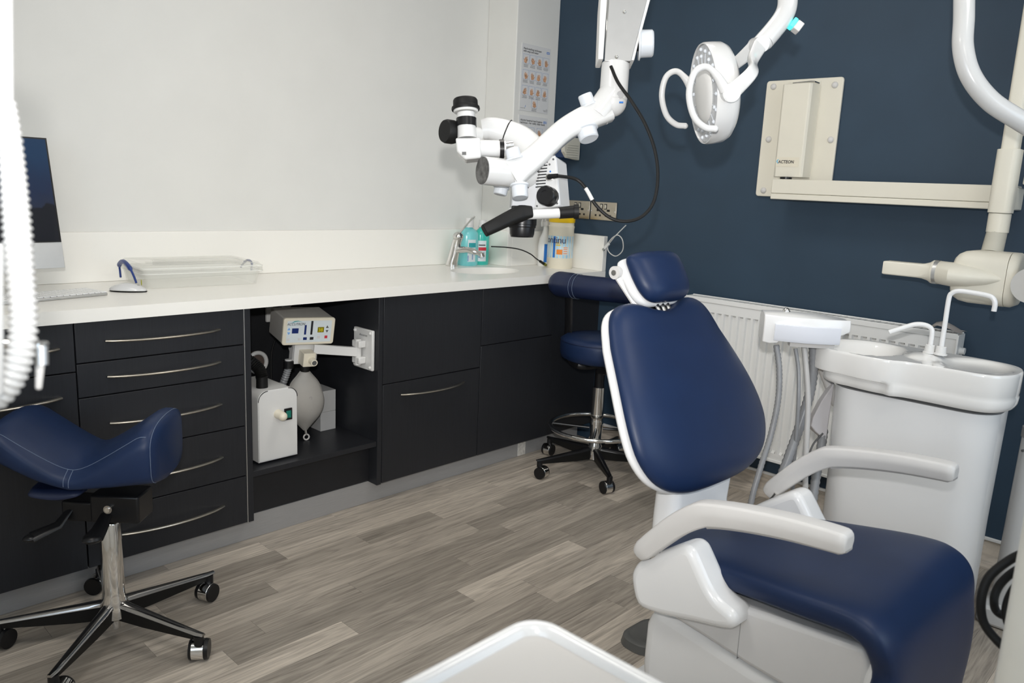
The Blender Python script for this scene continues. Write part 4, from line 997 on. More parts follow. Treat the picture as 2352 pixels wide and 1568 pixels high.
# horizontal pivot drum with grey end
axd = (-CR * .86 - CF * .50 - CU * .02).normalized()
pc = K(1172, 398, DM - .03)
MB().cyl(pc + axd * -.006, pc + axd * .078, .0345, n=36).build('pivot_drum', M_WHITE, t, world=True)
MB().cyl(pc + axd * .0782, pc + axd * .080, .0335, n=36).build('drum_cap', mat('worn_grey', (0.10, 0.098, 0.095), 0.55, noise=0.55, nscale=70), t, world=True)
knob(1182, 366, CU * .96 - CR * .25 - CF * .1, .0185, .028, DM - .055)
MB().cyl(K(1182, 372, DM - .055), K(1185, 390, DM - .05), .010, n=16).build('knob_shaft', M_WHITE, t, world=True)
MB().cyl(K(1192, 405, DM - .055), K(1193, 426, DM - .055), .012, n=16).build('knob_shaft', M_WHITE, t, world=True)
knob(1193, 424, -CU * .97 + CR * .06 - CF * .12, .020, .033, DM - .055)
knob(1152, 428, -CU * .9 - CR * .2, .018, .022, DM + .02)
MB().cyl(pc + axd * -.005, K(1225, 405, DM + .02), .030, n=24).build('swivel', M_WHITE, t, world=True)
# lamp/optics box
fxv = (CR * .42 - CF * .9).normalized()          # outward normal of the slotted side
bxw = (CR * .88 + CF * .42 + CU * .05).normalized()
c0 = K(1262, 420, DM - .005)
nrm = (-CF * .90 - CR * .38).normalized()
bex = (CR * .92 - CF * .38).normalized(); bex = (bex - nrm * bex.dot(nrm)).normalized()
bey = nrm.cross(bex); bey = bey if bey.dot(CU) > 0 else -bey
o_ = K(1259, 420, DM - .02)
ol = [(-.038, -.064), (.030, -.060), (.019, .068), (-.020, .062)]
MB().prism(ol, o_, bex, bey, nrm, -.004, 0).build('side_cover', M_WHITE, t, world=True, bevel=.003)
ol2 = [(-.038, -.064), (.030, -.060), (.019, .068), (-.040, .055), (-.100, .010), (-.106, -.060)]
MB().prism(ol2, o_ - nrm * .0045, bex, bey, nrm, -.085, 0).build('optics_box', mat('pale_grey_gloss', (0.66, 0.67, 0.69), 0.22, coat=0.2, noise=0.01), t, world=True, bevel=.006)
for k in range(9):
    z = .052 - k * .0075
    MB().box(o_ + bex * (-.014 + k * .0008 * -1) + bey * z + nrm * .0006, (.026, .0026, .0016), (bex, bey, nrm)).build('vent_slot', M_BLACK, t, world=True, smooth=False)
for a_, b2 in ((.014, .058), (-.030, -.056), (.024, -.053), (.004, .046)):
    MB().cyl(o_ + bex * a_ + bey * b2, o_ + bex * a_ + bey * b2 + nrm * .0012, .0026, n=10).build('screw', M_GREYD, t, world=True)
kc = o_ + bex * .004 + bey * -.036
MB().lathe([(.001, 0), (.0245, 0), (.0245, .006), (.0225, .007), (.0225, .012), (.0245, .013), (.0240, .030), (.021, .033), (.012, .033), (.012, .031), (.001, .031)], kc, nrm, 28).build('dimmer_knob', M_BLACK, t, world=True)
sk = o_ + bex * .006 + bey * .012
MB().cyl(sk, sk + nrm * .012, .0085, n=16).build('cable_socket', M_CHROME, t, world=True)
MB().sphere(sk + bey * .016 + nrm * .001, .0022, 8, 6).build('indicator', M_NHS, t, world=True)
pd = (CR * .9 - CF * .4).normalized()
MB().tube([sk + nrm * .010, sk + nrm * .016 + pd * .006, sk + nrm * .018 + pd * .026], [.0065, .0065, .0055], 12).build('cable_plug', M_BLACKM, t, world=True)
# hood and binocular head
hd = spl([K(1236, 388, DM + .03), K(1222, 352, DM + .035), K(1196, 325, DM + .04), K(1160, 308, DM + .045), K(1128, 300, DM + .045), K(1108, 302, DM + .045)], 6)
mb = MB(); rings = []
for i, q in enumerate(hd):
    tn = (hd[min(i + 1, len(hd) - 1)] - hd[max(i - 1, 0)]).normalized()
    nn = (CF - tn * CF.dot(tn)).normalized(); b2 = tn.cross(nn).normalized(); k = i / (len(hd) - 1)
    hh = .085 - .032 * k; dd_ = .105 - .025 * k
    rings.append([q + nn * y_ + b2 * z_ for y_, z_ in rrect(dd_, hh, min(hh, dd_) * .42)])
mb.loft(rings).build('optics_hood', M_WHITE, t, world=True, ang=55)
kr = 17
ring = [q * 1.0 for q in rings[kr]]
MB().tube([q + (q - hd[kr]) * .012 for q in ring], .0016, 6, closed=True).build('hood_joint', M_BLACK, t, world=True)
MB().cyl(K(1160, 342, DM - .035), K(1100, 340, DM - .045), .0205, n=28).build('ocular_tube', M_WHITE, t, world=True)
MB().cyl(K(1147, 342, DM - .036), K(1157, 342, DM - .035), .0235, n=28).build('ocular_collar', M_BLACK, t, world=True)
MB().cyl(K(1156, 335, DM - .03), K(1176, 333, DM - .02), .010, n=16).build('steel_spigot', M_CHROME, t, world=True)
MB().prism([(1046, 316), (1104, 316), (1106, 364), (1070, 366), (1049, 347)], V(0, 0, 0), V(1, 0, 0), V(0, 1, 0), V(0, 0, 1), 0, 1)
a = [(1046, 316), (1103, 316), (1105, 362), (1068, 366), (1049, 347)]
q_ = [K(u, v, DM - .068) for u, v in a]
MB().loft([q_, [p_ + CF * .046 for p_ in q_]]).build('prism_block', M_WHITE, t, world=True, bevel=.004)
MB().box(K(1066, 352, DM - .070), (.010, .007, .003), (CR, CU, CF)).build('prism_mark', M_GREYD, t, world=True)
e0, e1 = K(1073, 318, DM - .045), K(1070, 258, DM - .045)
ed = (e1 - e0).normalized()
MB().cyl(e0, e1 + ed * -.002, .0240, .0225, 28).build('eyepiece_tube', M_WHITE, t, world=True)
MB().cyl(K(1071.5, 291, DM - .045), K(1071, 272, DM - .045), .0252, n=28).build('eyepiece_band', M_BLACK, t, world=True)
MB().lathe([(.001, 0), (.029, 0), (.0305, .002), (.0305, .005), (.001, .005)], e1, ed, 32).build('eyecup_rim', M_WHITEM, t, world=True)
MB().lathe([(.001, .0052), (.0345, .0052), (.0355, .008), (.0345, .013), (.031, .015), (.0305, .029), (.028, .033), (.018, .033), (.016, .026), (.001, .026)], e1, ed, 36).build('eyecup', M_BLACKM, t, world=True)
# second eyepiece, on the far side, aimed left
f0, f1 = K(1098, 312, DM + .02), K(1036, 303, DM - .03)
fd = (f1 - f0).normalized()
MB().cyl(f0, f1, .0225, n=28).build('eyepiece_tube', M_WHITE, t, world=True)
MB().cyl(f1 - fd * .034, f1 - fd * .012, .0245, n=28).build('eyepiece_band', M_CHROME, t, world=True)
MB().lathe([(.001, -.012), (.027, -.012), (.0295, -.004), (.0295, .014), (.027, .020), (.001, .020)], f1, fd, 32).build('eyecup', M_BLACKM, t, world=True)
# handle bar, grips and objective
MB().cyl(K(1200, 493, DM - .055), K(1288, 489, DM - .045), .0125, n=24).build('handle_bar', M_WHITE, t, world=True)
MB().cyl(K(1284, 489, DM - .045), K(1320, 486, DM - .04), .0145, .0155, 24).cyl(K(1318, 486, DM - .04), K(1329, 486, DM - .04), .018, n=24).build('grip', M_BLACKM, t, world=True)
hp = spl([K(1222, 487, DM - .055), K(1196, 490, DM - .06), K(1172, 500, DM - .07), K(1140, 516, DM - .085), K(1112, 530, DM - .095)], 5)
rings = []
for i, q in enumerate(hp):
    tn = (hp[min(i + 1, len(hp) - 1)] - hp[max(i - 1, 0)]).normalized()
    nn = (CF - tn * CF.dot(tn)).normalized(); b2 = tn.cross(nn).normalized(); k = i / (len(hp) - 1)
    hh = lerp_tab([(0, .028), (.25, .040), (.5, .036), (1, .030)], k); dd_ = lerp_tab([(0, .030), (.3, .036), (1, .026)], k)
    rings.append([q + nn * y_ + b2 * z_ for y_, z_ in rrect(dd_, hh, hh * .32)])
MB().loft(rings).build('handle', M_BLACKM, t, world=True, ang=50, bevel=.002)
MB().box(K(1196, 478, DM - .058), (.046, .010, .022), (CR, CU, CF)).build('handle_clamp', M_BLACKM, t, world=True, bevel=.003)
oc = K(1200, 500, DM - .010); od = (-CU * .99 + CR * -.03 - CF * -.08).normalized()
MB().lathe([(.001, 0), (.036, 0), (.036, .018), (.0345, .019), (.0345, .024), (.032, .026), (.031, .040), (.0285, .048), (.026, .048), (.024, .038), (.001, .036)], oc, od, 36).build('objective', M_BLACK, t, world=True)
MB().cyl(oc + CU * .022, oc - CU * .002, .036, n=28).build('objective_mount', M_WHITE, t, world=True)
# black supply cable
cp = spl([K(1403, 152, DM - .034), K(1420, 190, DM - .045), K(1450, 232, DM - .05), K(1482, 285, DM - .05), K(1504, 345, DM - .045), K(1511, 405, DM - .04), K(1502, 462, DM - .035), K(1476, 496, DM - .03), K(1440, 508, DM - .03), K(1402, 500, DM - .03), K(1368, 470, DM - .03), K(1345, 432, DM - .03), K(1322, 411, DM - .03)] + [sk + nrm * .018 + pd * .024], 7)
cb = MB().tube(cp, .0042, 10).build('supply_cable', M_BLACKM, t, world=True)
MB().tube(cp[-20:-14], .0050, 10).build('cable_tag', M_WHITEM, cb, world=True)

# ------------------------------------------------------------------ operating light on its post
DL = 1.9
t = thing('operating_light', 'white round LED dental operating light on a swan-neck pole', 'dental light', (-.385, -2.485, 0))
n_ = (-CR * .99 - CU * .10 - CF * .03).normalized()
side = CF * .955 + CU * .283 - CR * .105; side = side - n_ * side.dot(n_); side.normalize()          # pivot axis, away from the viewer
upv = side.cross(n_); upv = upv if upv.dot(CU) > 0 else -upv
hc = P(1642, 214, DL)                                  # centre of the shell
R0 = .118
MB().lathe([(.001, -.034), (.070, -.034), (.098, -.030), (.110, -.022), (.1165, -.010), (R0, .010), (R0, .026), (R0 - .002, .030), (R0 - .004, .030), (R0 - .005, .022), (.05, .020), (.001, .020)], hc, n_, 56).build('lamp_shell', M_WHITE, t, world=True)
MB().lathe([(.056, .0205), (.112, .0205), (.112, .026), (.056, .026)], hc, n_, 56, caps=False).build('led_ring', mat('led_acrylic', (0.48, 0.49, 0.51), 0.12, coat=0.3, noise=0.10, nscale=60), t, world=True)
for k in range(18):
    a = 2 * PI * k / 18
    for rr_ in ((.098,) if k % 2 else (.088, .104)):
        MB().sphere(hc + n_ * .0265 + side * (rr_ * math.cos(a)) + upv * (rr_ * math.sin(a)), .0048, 10, 6).build('led_lens', M_SILI, t, world=True)
    MB().box(hc + n_ * .0268 + side * (.082 * math.cos(a)) + upv * (.082 * math.sin(a)), (.002, .022, .0012), (side * math.sin(a) - upv * math.cos(a), side * math.cos(a) + upv * math.sin(a), n_)).build('light_guide', M_SILI, t, world=True, smooth=False)
MB().lathe([(.001, .036), (.045, .035), (.064, .030), (.068, .0262), (.001, .0262)], hc, n_, 40).build('centre_cap', M_WHITEM, t, world=True)
for sg in (-1, 1):
    pv = hc + side * (sg * (R0 - .002)) + n_ * .004
    MB().cyl(pv, pv + side * (sg * .022), .021, n=28).build('pivot_hub', M_WHITE, t, world=True)
    MB().cyl(pv + side * (sg * .0222), pv + side * (sg * .0232), .0185, n=28).build('hub_cap', M_GREYP, t, world=True)
    q0 = pv + side * (sg * .012)
    hp = spl([q0 + n_ * .012 + upv * .006, q0 + n_ * .030 + upv * .038, q0 + n_ * .055 + upv * .060, q0 + n_ * .082 + upv * .048, q0 + n_ * .094 + upv * .004, q0 + n_ * .084 + upv * -.044, q0 + n_ * .060 + upv * -.070, q0 + n_ * .036 + upv * -.076], 7)
    MB().tube(hp, [.0135 - .0060 * min(i / 10, 1) for i in range(len(hp))], 14).sphere(hp[-1], .0078, 12, 8).build('handle', M_WHITE, t, world=True)
    # yoke limb
    yk = P(1742, 103, DL)
    lp = spl([q0 - n_ * .004 + side * (sg * -.002), q0 - n_ * .050 + upv * .040, q0 * .35 + yk * .65 + side * (sg * .012) - n_ * .004, yk + side * (sg * .012)], 6)
    rings = []
    for i, q in enumerate(lp):
        tn = (lp[min(i + 1, len(lp) - 1)] - lp[max(i - 1, 0)]).normalized()
        sd = (side - tn * side.dot(tn)).normalized(); b2 = tn.cross(sd)
        k = i / (len(lp) - 1)
        rings.append([q + sd * y_ + b2 * z_ for y_, z_ in rrect(.013, .038 - .010 * math.sin(PI * k), .006)])
    MB().loft(rings).build('yoke_limb', M_WHITE, t, world=True, ang=50)
yk = P(1742, 103, DL)
MB().cyl(yk - side * .022, yk + side * .024, .019, n=24).build('yoke_joint', M_WHITE, t, world=True)
MB().cyl(P(1733, 118, DL - .022), P(1733, 118, DL - .027), .011, n=20).build('pivot_screw', mat('blue_grey_plastic', (0.35, 0.42, 0.52), 0.3, noise=0.1), t, world=True)
a0, a1 = P(1741, 106, DL), P(1757, 92, DL)
MB().cyl(a0, a1, .0205, .0235, 28).build('neck_joint', M_WHITE, t, world=True)
PT = P(2215, 0, 2.0)                                    # swan-neck pole, upper straight part
arm = spl([a1, P(1776, 70, DL), P(1797, 42, DL), P(1808, 15, DL), P(1810, -25, DL + .005), P(1816, -80, DL + .01)], 6)
end = V(PT.x - .03, PT.y + .01, 2.12)
arm2 = spl([arm[-1], arm[-1] + V(.03, -.012, .09), (arm[-1] * .6 + end * .4) + V(0, 0, .07), end], 6)
MB().tube(arm + arm2[1:], [.0232] * len(arm) + [.023] * (len(arm2) - 1), 24).build('lamp_arm', M_WHITE, t, world=True)
sw = P(1824, 57, DL - .005); sdv = (CR * .8 - CU * .6).normalized(); sdt = (CR * .6 + CU * .8).normalized()
MB().box(sw - sdv * .004, (.010, .024, .024), (sdv, sdt, CF)).build('switch_light', mat('cyan_glow', (0.1, 0.6, 0.6), 0.3, emit=(0.08, 0.95, 0.9), estr=0.9, noise=0.02), t, world=True, bevel=.002)
MB().box(sw + sdv * .010, (.017, .024, .024), (sdv, sdt, CF)).build('switch_button', M_GREYP, t, world=True, bevel=.002)
# pole
pp = spl([P(2218, -160, 2.0) + V(-.01, 0, .08), P(2216, -60, 2.0), P(2214, 40, 2.0), P(2212, 110, 2.0), P(2230, 175, 2.0), P(2275, 232, 2.0), P(2340, 275, 2.0), P(2400, 312, 2.02), V(-.52, -2.47, 1.40), V(-.41, -2.49, 1.30), V(-.385, -2.487, 1.18), V(-.385, -2.485, 1.05), V(-.385, -2.485, .70)], 8)
MB().tube([end + V(.03, -.01, .02)] + pp, .0245, 28).sphere(end + V(.03, -.01, .02), .03, 20, 12).build('swan_neck_pole', M_WHITE, t, world=True)
MB().cyl((-.385, -2.485, .60), (-.385, -2.485, 1.0), .032, n=32).build('upper_column', M_WHITE, t, world=True)
MB().cyl((-.385, -2.485, .585), (-.385, -2.485, .615), .0425, n=32).build('column_ring', M_GREYM, t, world=True)
MB().lathe([(.001, .06), (.047, .06), (.040, .585), (.001, .585)], (-.385, -2.485, 0)).build('lower_column', M_WHITE, t, world=True)
MB().cyl((-.431, -2.46, .55), (-.4235, -2.462, .55), .004, n=10).build('screw', M_GREYD, t, world=True)
MB().prism(rrect(.17, .13, .02), (-.385, -2.485, 0), (1, 0, 0), (0, 1, 0), (0, 0, 1), .001, .062).build('column_foot', M_WHITE, t, world=True, bevel=.01)
# ------------------------------------------------------------------ dental chair
CHO = V(-1.384, -1.985, 0)
ch = thing('dental_chair', 'navy upholstered dental patient chair with white casing and grey armrests', 'dental chair', CHO, math.radians(-2))
def Q(s, f, z): return V(s, -f, z)
def sup(a, e): return math.copysign(abs(a) ** e, a)
# backrest: plane frame  t up the back, n forward
rc = math.radians(28.6)
B0 = Q(-.002, .062, .573)
bt_ = V(0, math.sin(rc), math.cos(rc)); bn_ = V(0, -math.cos(rc), math.sin(rc))
BL = .4905
def pad(hw_tab, L_, th, name, mat_, parent, n0=0.0, scale=1.0, e_s=.50, e_n=.62, notch=.0, dish=.0, endp=5.0, o=B0, tv=bt_, nv=bn_, nr=44, nt=40, curve=None, back=1.0):
    rings = []
    tab = smooth_tab(hw_tab, 8)
    for i in range(nr + 1):
        a = i / nr; q = .5 - .5 * math.cos(PI * a)           # denser at ends
        tt = L_ * q
        h_ = max(lerp_tab(tab, q) * scale, .004)
        ee = abs(2 * q - 1) ** endp
        tk = th * math.sqrt(max(1 - ee, .0)) + .0015
        ring = []
        for j in range(nt):
            b_ = 2 * PI * j / nt
            s_ = h_ * sup(math.cos(b_), e_s); nn = tk * sup(math.sin(b_), e_n)
            if nn < 0: nn *= back
            if nn > 0: nn -= dish * (1 - (s_ / h_) ** 2) * math.sqrt(max(1 - ee, 0))
            t2 = tt - notch * math.exp(-(s_ / .085) ** 2) * q ** 8
            cv = curve(q) if curve else 0
            ring.append(o + V(s_, 0, 0) + tv * t2 + nv * (n0 + nn + cv))
        rings.append(ring)
    return MB().loft(rings).build(name, mat_, parent, ang=60)
hw = [(0, .051), (.012, .127), (.05, .194), (.12, .245), (.22, .274), (.32, .280), (.45, .272), (.62, .250), (.80, .222), (.90, .202), (.955, .176), (.985, .134), (1.0, .072)]
lum = lambda q: .014 * math.sin(PI * min(q * 1.3, 1)) - .006
bk = pad(hw, BL, .047, 'backrest', M_NAVY, ch, n0=-.045, e_s=.60, e_n=.92, notch=.042, dish=.003, endp=7, curve=lum, back=.34)
pad(hw, BL - .006, .014, 'back_shell', M_WHITEC, ch, n0=-.066, e_n=.5, scale=1.006, notch=.040, endp=7, o=B0 + bt_ * .004, curve=lum)
# link from the seat up to the back shell
rings = []
for s0, f0, z0, w_, d_ in ((0, -.02, .30, .30, .10), (0, -.045, .40, .27, .085), (0, -.050, .47, .26, .075), (0, -.045, .55, .27, .07), (0, -.055, .63, .30, .06), (0, -.10, .72, .24, .05)):
    rings.append([Q(s0 + x, f0 + y, z0) for x, y in rrect(w_, d_, d_ * .4)])
MB().loft(rings).build('back_link', M_WHITEC, ch, ang=50)
# headrest
hd0 = Q(.006, -.144, .994)
hr_ = math.radians(33)
ht = V(0, math.sin(hr_), math.cos(hr_)); hn = V(0, -math.cos(hr_), math.sin(hr_))
hhw = [(0, .037), (.02, .060), (.10, .082), (.28, .096), (.5, .101), (.72, .101), (.88, .099), (.96, .087), (1, .049)]
pad(hhw, .137, .047, 'headrest', M_NAVY, ch, n0=-.035, e_s=.86, e_n=.92, dish=.006, endp=4, o=hd0, tv=ht, nv=hn, back=.55)
pad(hhw, .138, .018, 'headrest_shell', M_WHITEC, ch, n0=-.062, scale=1.03, e_s=.62, e_n=.7, endp=5, o=hd0, tv=ht, nv=hn)
for k in (-.022, 0, .022):
    MB().cyl(hd0 + V(k, 0, 0) - ht * .030 - hn * .060, hd0 + V(k, 0, 0) + ht * .03 - hn * .060, .0075, n=14).build('headrest_post', M_DCHROME, ch)
hk = hd0 + ht * .105 + V(-.098, 0, 0) - hn * .072
MB().cyl(hk, hk - V(.020, 0, 0), .0165, n=24).build('tilt_joint', M_GREYP, ch)
MB().cyl(hk - V(.0202, 0, 0), hk - V(.023, 0, 0), .007, n=16).build('joint_screw', M_DCHROME, ch)
j0, j1 = hk - V(.008, 0, 0), hd0 - ht * .020 + V(-.06, 0, 0) - hn * .075
x_, y_, z_ = frame(j1 - j0)
MB().box((j0 + j1) / 2, (.016, .026, (j1 - j0).length), (x_, y_, z_)).build('glide_bar', M_GREYP, ch, bevel=.003)
MB().box((j0 + j1) / 2 - V(.009, 0, 0), (.004, .012, (j1 - j0).length * .8), (x_, y_, z_)).build('glide_insert', M_ALU, ch, bevel=.001)

# seat and leg rest cushion: swept along its side profile (f, z) of the top surface
sp = spl([V(-.055, .418, 0), V(.0, .438, 0), (V(.075, .449, 0)), V(.19, .466, 0), V(.32, .484, 0), V(.43, .497, 0), V(.485, .494, 0), V(.528, .470, 0), V(.552, .425, 0), V(.562, .35, 0), V(.563, .25, 0), V(.555, .12, 0)], 6)
hwt = smooth_tab([(0, .13), (.06, .19), (.14, .212), (.24, .222), (.34, .236), (.46, .252), (.58, .256), (.66, .252), (.72, .238), (.77, .252), (.86, .262), (1.0, .250)], 6)
tot = [0.0]
for a_, b_ in zip(sp, sp[1:]): tot.append(tot[-1] + (b_ - a_).length)
rings = []
for i, q in enumerate(sp):
    tn = (sp[min(i + 1, len(sp) - 1)] - sp[max(i - 1, 0)]).normalized()
    up = V(-tn.y, tn.x, 0)                     # outward normal in the profile plane
    k = tot[i] / tot[-1]; h_ = lerp_tab(hwt, k)
    th = .034 * math.sqrt(max(1 - abs(2 * k - 1) ** 14, .02))
    ring = []
    for j in range(36):
        a_ = 2 * PI * j / 36
        s_ = h_ * sup(math.cos(a_), .42); nn = th * sup(math.sin(a_), .62)
        if nn > 0: nn -= .008 * (1 - (s_ / h_) ** 2) - .004 * (abs(s_) / h_) ** 3
        w2 = q + up * (nn - th)
        ring.append(Q(s_, w2.x, w2.y))
    rings.append(ring)
MB().loft(rings).build('seat_cushion', M_NAVY, ch, ang=70)
# shell under the seat and leg rest
und = [(.0, .372), (.14, .384), (.236, .396), (.40, .414), (.488, .424), (.500, .40), (.500, .33), (.490, .262), (.40, .260), (.26, .272), (.14, .288), (.02, .302)]
MB().prism(und, (0, 0, 0), (0, -1, 0), (0, 0, 1), (1, 0, 0), -.232, .232).build('seat_casing', mat('casing_white', (0.66, 0.655, 0.655), 0.25, coat=0.15, noise=0.01), ch, bevel=.012, seg=3)
und2 = [(.508, .428), (.527, .40), (.532, .30), (.525, .13), (.490, .12), (.470, .22), (.490, .36)]
MB().prism(und2, (0, 0, 0), (0, -1, 0), (0, 0, 1), (1, 0, 0), -.232, .232).build('leg_shell', M_WHITEC, ch, bevel=.01)
MB().bb(-.2324, .2324, -.2372, -.2360, .276, .392).build('casing_seam', M_GREYM, ch, smooth=False)
# arm hinge covers
cov = [(-.018, .372), (-.012, .405), (.010, .430), (.085, .487), (.112, .503), (.132, .500), (.148, .482), (.178, .440), (.205, .415), (.246, .398), (.240, .364), (.15, .340), (.06, .318), (.005, .318)]
for sg in (-1, 1):
    cs = spl([V(a_, b_, 0) for a_, b_ in cov], 3, closed=True)
    MB().prism([(q.x, q.y) for q in cs], (0, 0, 0), (0, -1, 0), (0, 0, 1), (1, 0, 0), sg * .205, sg * .285).build('hinge_cover', M_WHITEC, ch, bevel=.018, seg=4)
    # armrest
    pth = spl([V(.008, .448, 0), V(.050, .497, 0), V(.100, .550, 0), V(.148, .589, 0), V(.180, .603, 0), V(.25, .619, 0), V(.34, .633, 0), V(.42, .640, 0), V(.458, .641, 0)], 5)
    rings = []; n0 = len(pth)
    for i, q in enumerate(pth):
        tn = (pth[min(i + 1, n0 - 1)] - pth[max(i - 1, 0)]).normalized(); up = V(-tn.y, tn.x, 0)
        k = i / (n0 - 1)
        wd = lerp_tab([(0, .034), (.03, .046), (.45, .050), (.85, .054), (.95, .052), (.985, .046), (1, .038)], k); hh = lerp_tab([(0, .030), (.04, .046), (.4, .054), (.7, .046), (.97, .042), (1, .030)], k)
        sec = [(-wd / 2, -.05 * hh), (-wd / 2, .18 * hh), (-wd * .40, .46 * hh), (-wd * .2, .5 * hh), (wd * .2, .5 * hh), (wd * .40, .46 * hh), (wd / 2, .18 * hh), (wd / 2, -.05 * hh), (wd * .34, -.5 * hh), (-wd * .34, -.5 * hh)]
        rings.append([Q(sg * .290 + x, q.x + up.x * y, q.y + up.y * y) for x, y in sec])
    ar = MB().loft(rings).build('armrest', M_GREYP, ch, ang=40, bevel=.004, seg=3)
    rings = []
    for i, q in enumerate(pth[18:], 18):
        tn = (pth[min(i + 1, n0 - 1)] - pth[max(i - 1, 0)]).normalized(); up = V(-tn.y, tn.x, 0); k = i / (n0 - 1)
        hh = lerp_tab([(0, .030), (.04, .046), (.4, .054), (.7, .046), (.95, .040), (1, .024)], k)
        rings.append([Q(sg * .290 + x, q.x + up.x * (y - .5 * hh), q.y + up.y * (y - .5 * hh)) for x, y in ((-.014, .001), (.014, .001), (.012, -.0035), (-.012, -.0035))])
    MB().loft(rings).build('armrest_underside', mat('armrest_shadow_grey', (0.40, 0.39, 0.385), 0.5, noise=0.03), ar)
    MB().cyl(Q(sg * .272, .030, .438), Q(sg * .272, .042, .462), .007, n=12).build('arm_pin', M_CHROME, ch)
# pedestal, floor base and pedal
MB().prism([(.03, .03), (-.002, .06), (-.014, .14), (-.012, .24), (.004, .285), (.03, .298), (.14, .284), (.26, .268), (.40, .256), (.47, .254), (.47, .03)], (0, 0, 0), (0, -1, 0), (0, 0, 1), (1, 0, 0), -.224, .224).build('pedestal', M_WHITEC, ch, bevel=.028, seg=4, ang=50)
MB().loft([[Q(x, .20 + y, z) for x, y in rrect(w_, d_, .12)] for z, w_, d_ in ((.001, .46, .62), (.020, .45, .61), (.030, .40, .56))]).build('floor_plate', M_WHITEC, ch, ang=50)
MB().loft([[Q(x + .065, -.185 + y, z) for x, y in rrect(w_, d_, d_ * .42)] for z, w_, d_ in ((.001, .17, .12), (.022, .16, .11), (.028, .13, .085), (.026, .12, .075))]).build('foot_pedal', mat('pedal_grey', (0.10, 0.10, 0.095), 0.4, noise=0.1), ch, ang=50)

# ------------------------------------------------------------------ cuspidor (spittoon) unit
cu_ = thing('cuspidor', 'glossy white cuspidor unit with porcelain bowl and two thin spouts', 'cuspidor', (-.60, -2.2, 0))
# body
def plan(x0, x1, y0, y1, r_, z): return [V((x0 + x1) / 2 + a_, (y0 + y1) / 2 + b_, z) for a_, b_ in rrect(x1 - x0, y0 - y1, r_, 8)]
MB().loft([plan(-.700, -.47, -1.985, -2.425, .085, .02), plan(-.700, -.47, -1.985, -2.425, .085, .36), plan(-.705, -.468, -1.975, -2.430, .088, .69)]).build('cabinet_body', M_WHITEC, cu_, world=True, ang=50)
MB().loft([plan(-.690, -.48, -2.0, -2.415, .08, .001), plan(-.690, -.48, -2.0, -2.415, .08, .0195)]).build('toe_base', M_GREYD, cu_, world=True)
MB().loft([plan(-.692, -.48, -1.99, -2.42, .085, .690), plan(-.692, -.48, -1.99, -2.42, .085, .700)]).build('shadow_gap', M_GREYD, cu_, world=True)
# bowl deck outline: broad round bowl at one end, narrower rounded end at the other
dk = [V(-.735, -2.02, 0), V(-.728, -1.965, 0), V(-.700, -1.925, 0), V(-.655, -1.915, 0), V(-.60, -1.912, 0), V(-.54, -1.920, 0), V(-.49, -1.945, 0), V(-.462, -2.01, 0), V(-.455, -2.10, 0), V(-.458, -2.22, 0), V(-.465, -2.34, 0), V(-.485, -2.41, 0), V(-.53, -2.446, 0), V(-.60, -2.455, 0), V(-.66, -2.446, 0), V(-.705, -2.415, 0), V(-.718, -2.36, 0), V(-.718, -2.27, 0), V(-.722, -2.20, 0), V(-.745, -2.155, 0), V(-.748, -2.09, 0)]
do = spl(dk, 4, closed=True); cen = V(-.60, -2.18, 0)
def dring(s_, z, sh=0.0): return [cen + (q - cen) * s_ + V(0, 0, z) for q in do]
def low(s_, z):
    out_ = []
    for q in do:
        k_ = min(max((q.y + 2.170) / .03, 0), 1); k_ = k_ * k_ * (3 - 2 * k_)
        out_.append(cen + (q - cen) * (s_ - .115 * k_) + V(0, 0, z))
    return out_
mb = MB().loft([low(.955, .701), low(.985, .706), low(.998, .716), low(1.0, .733), dring(.990, .738), dring(1.0, .745), dring(1.0, .797), dring(.996, .803), dring(.985, .806)], caps=False)
mb.build('basin_skirt', M_PORC, cu_, world=True, ang=55)
# deck with two recesses as a height field inside the rim
def hgt(x, y):
    z = .806
    b1 = math.hypot((x + .605) / .126, (y + 2.035) / .112)
    if b1 < 1: z = min(z, .806 - .060 * (1 - b1 ** 2.6) - .004)
    b2 = math.hypot((x + .592) / .108, (y + 2.345) / .090)
    if b2 < 1: z = min(z, .806 - .016 * (1 - b2 ** 4))
    b3 = math.hypot((x + .585) / .075, (y + 2.205) / .050)
    if b3 < 1: z = max(z, .806 + .012 * (1 - b3 ** 3))
    return z
NR = 26; rings = []
for i in range(NR + 1):
    s_ = .985 * (1 - i / NR) + .0005
    rings.append([V(q.x, q.y, hgt(q.x, q.y)) for q in dring(s_, 0)])
MB().loft(rings, caps=False).build('basin_deck', M_PORC, cu_, world=True, ang=60)
MB().lathe([(.001, 0), (.016, 0), (.016, .003), (.001, .003)], (-.605, -2.04, .7435)).build('drain', M_GREYM, cu_, world=True)
def spout(name, pts, r_, basep):
    s = MB().tube(spl(pts, 6), r_, 14).build(name, M_WHITEC, cu_, world=True)
    MB().lathe([(.001, 0), (.018, 0), (.018, .004), (.0145, .006), (.0135, .024), (.0115, .026), (.001, .026)], basep).build('spout_base', M_WHITEM, s, world=True)
b1 = V(-.585, -2.245, .818); b2 = V(-.585, -2.215, .818)
spout('cup_spout', [b1 + V(0, 0, .01), b1 + V(0, 0, .09), b1 + V(0, 0, .165), b1 + V(0, -.006, .182), b1 + V(0, -.022, .190), b1 + V(0, -.055, .190), b1 + V(0, -.098, .186), b1 + V(0, -.112, .178), b1 + V(0, -.117, .165), b1 + V(0, -.117, .145)], .0068, b1)
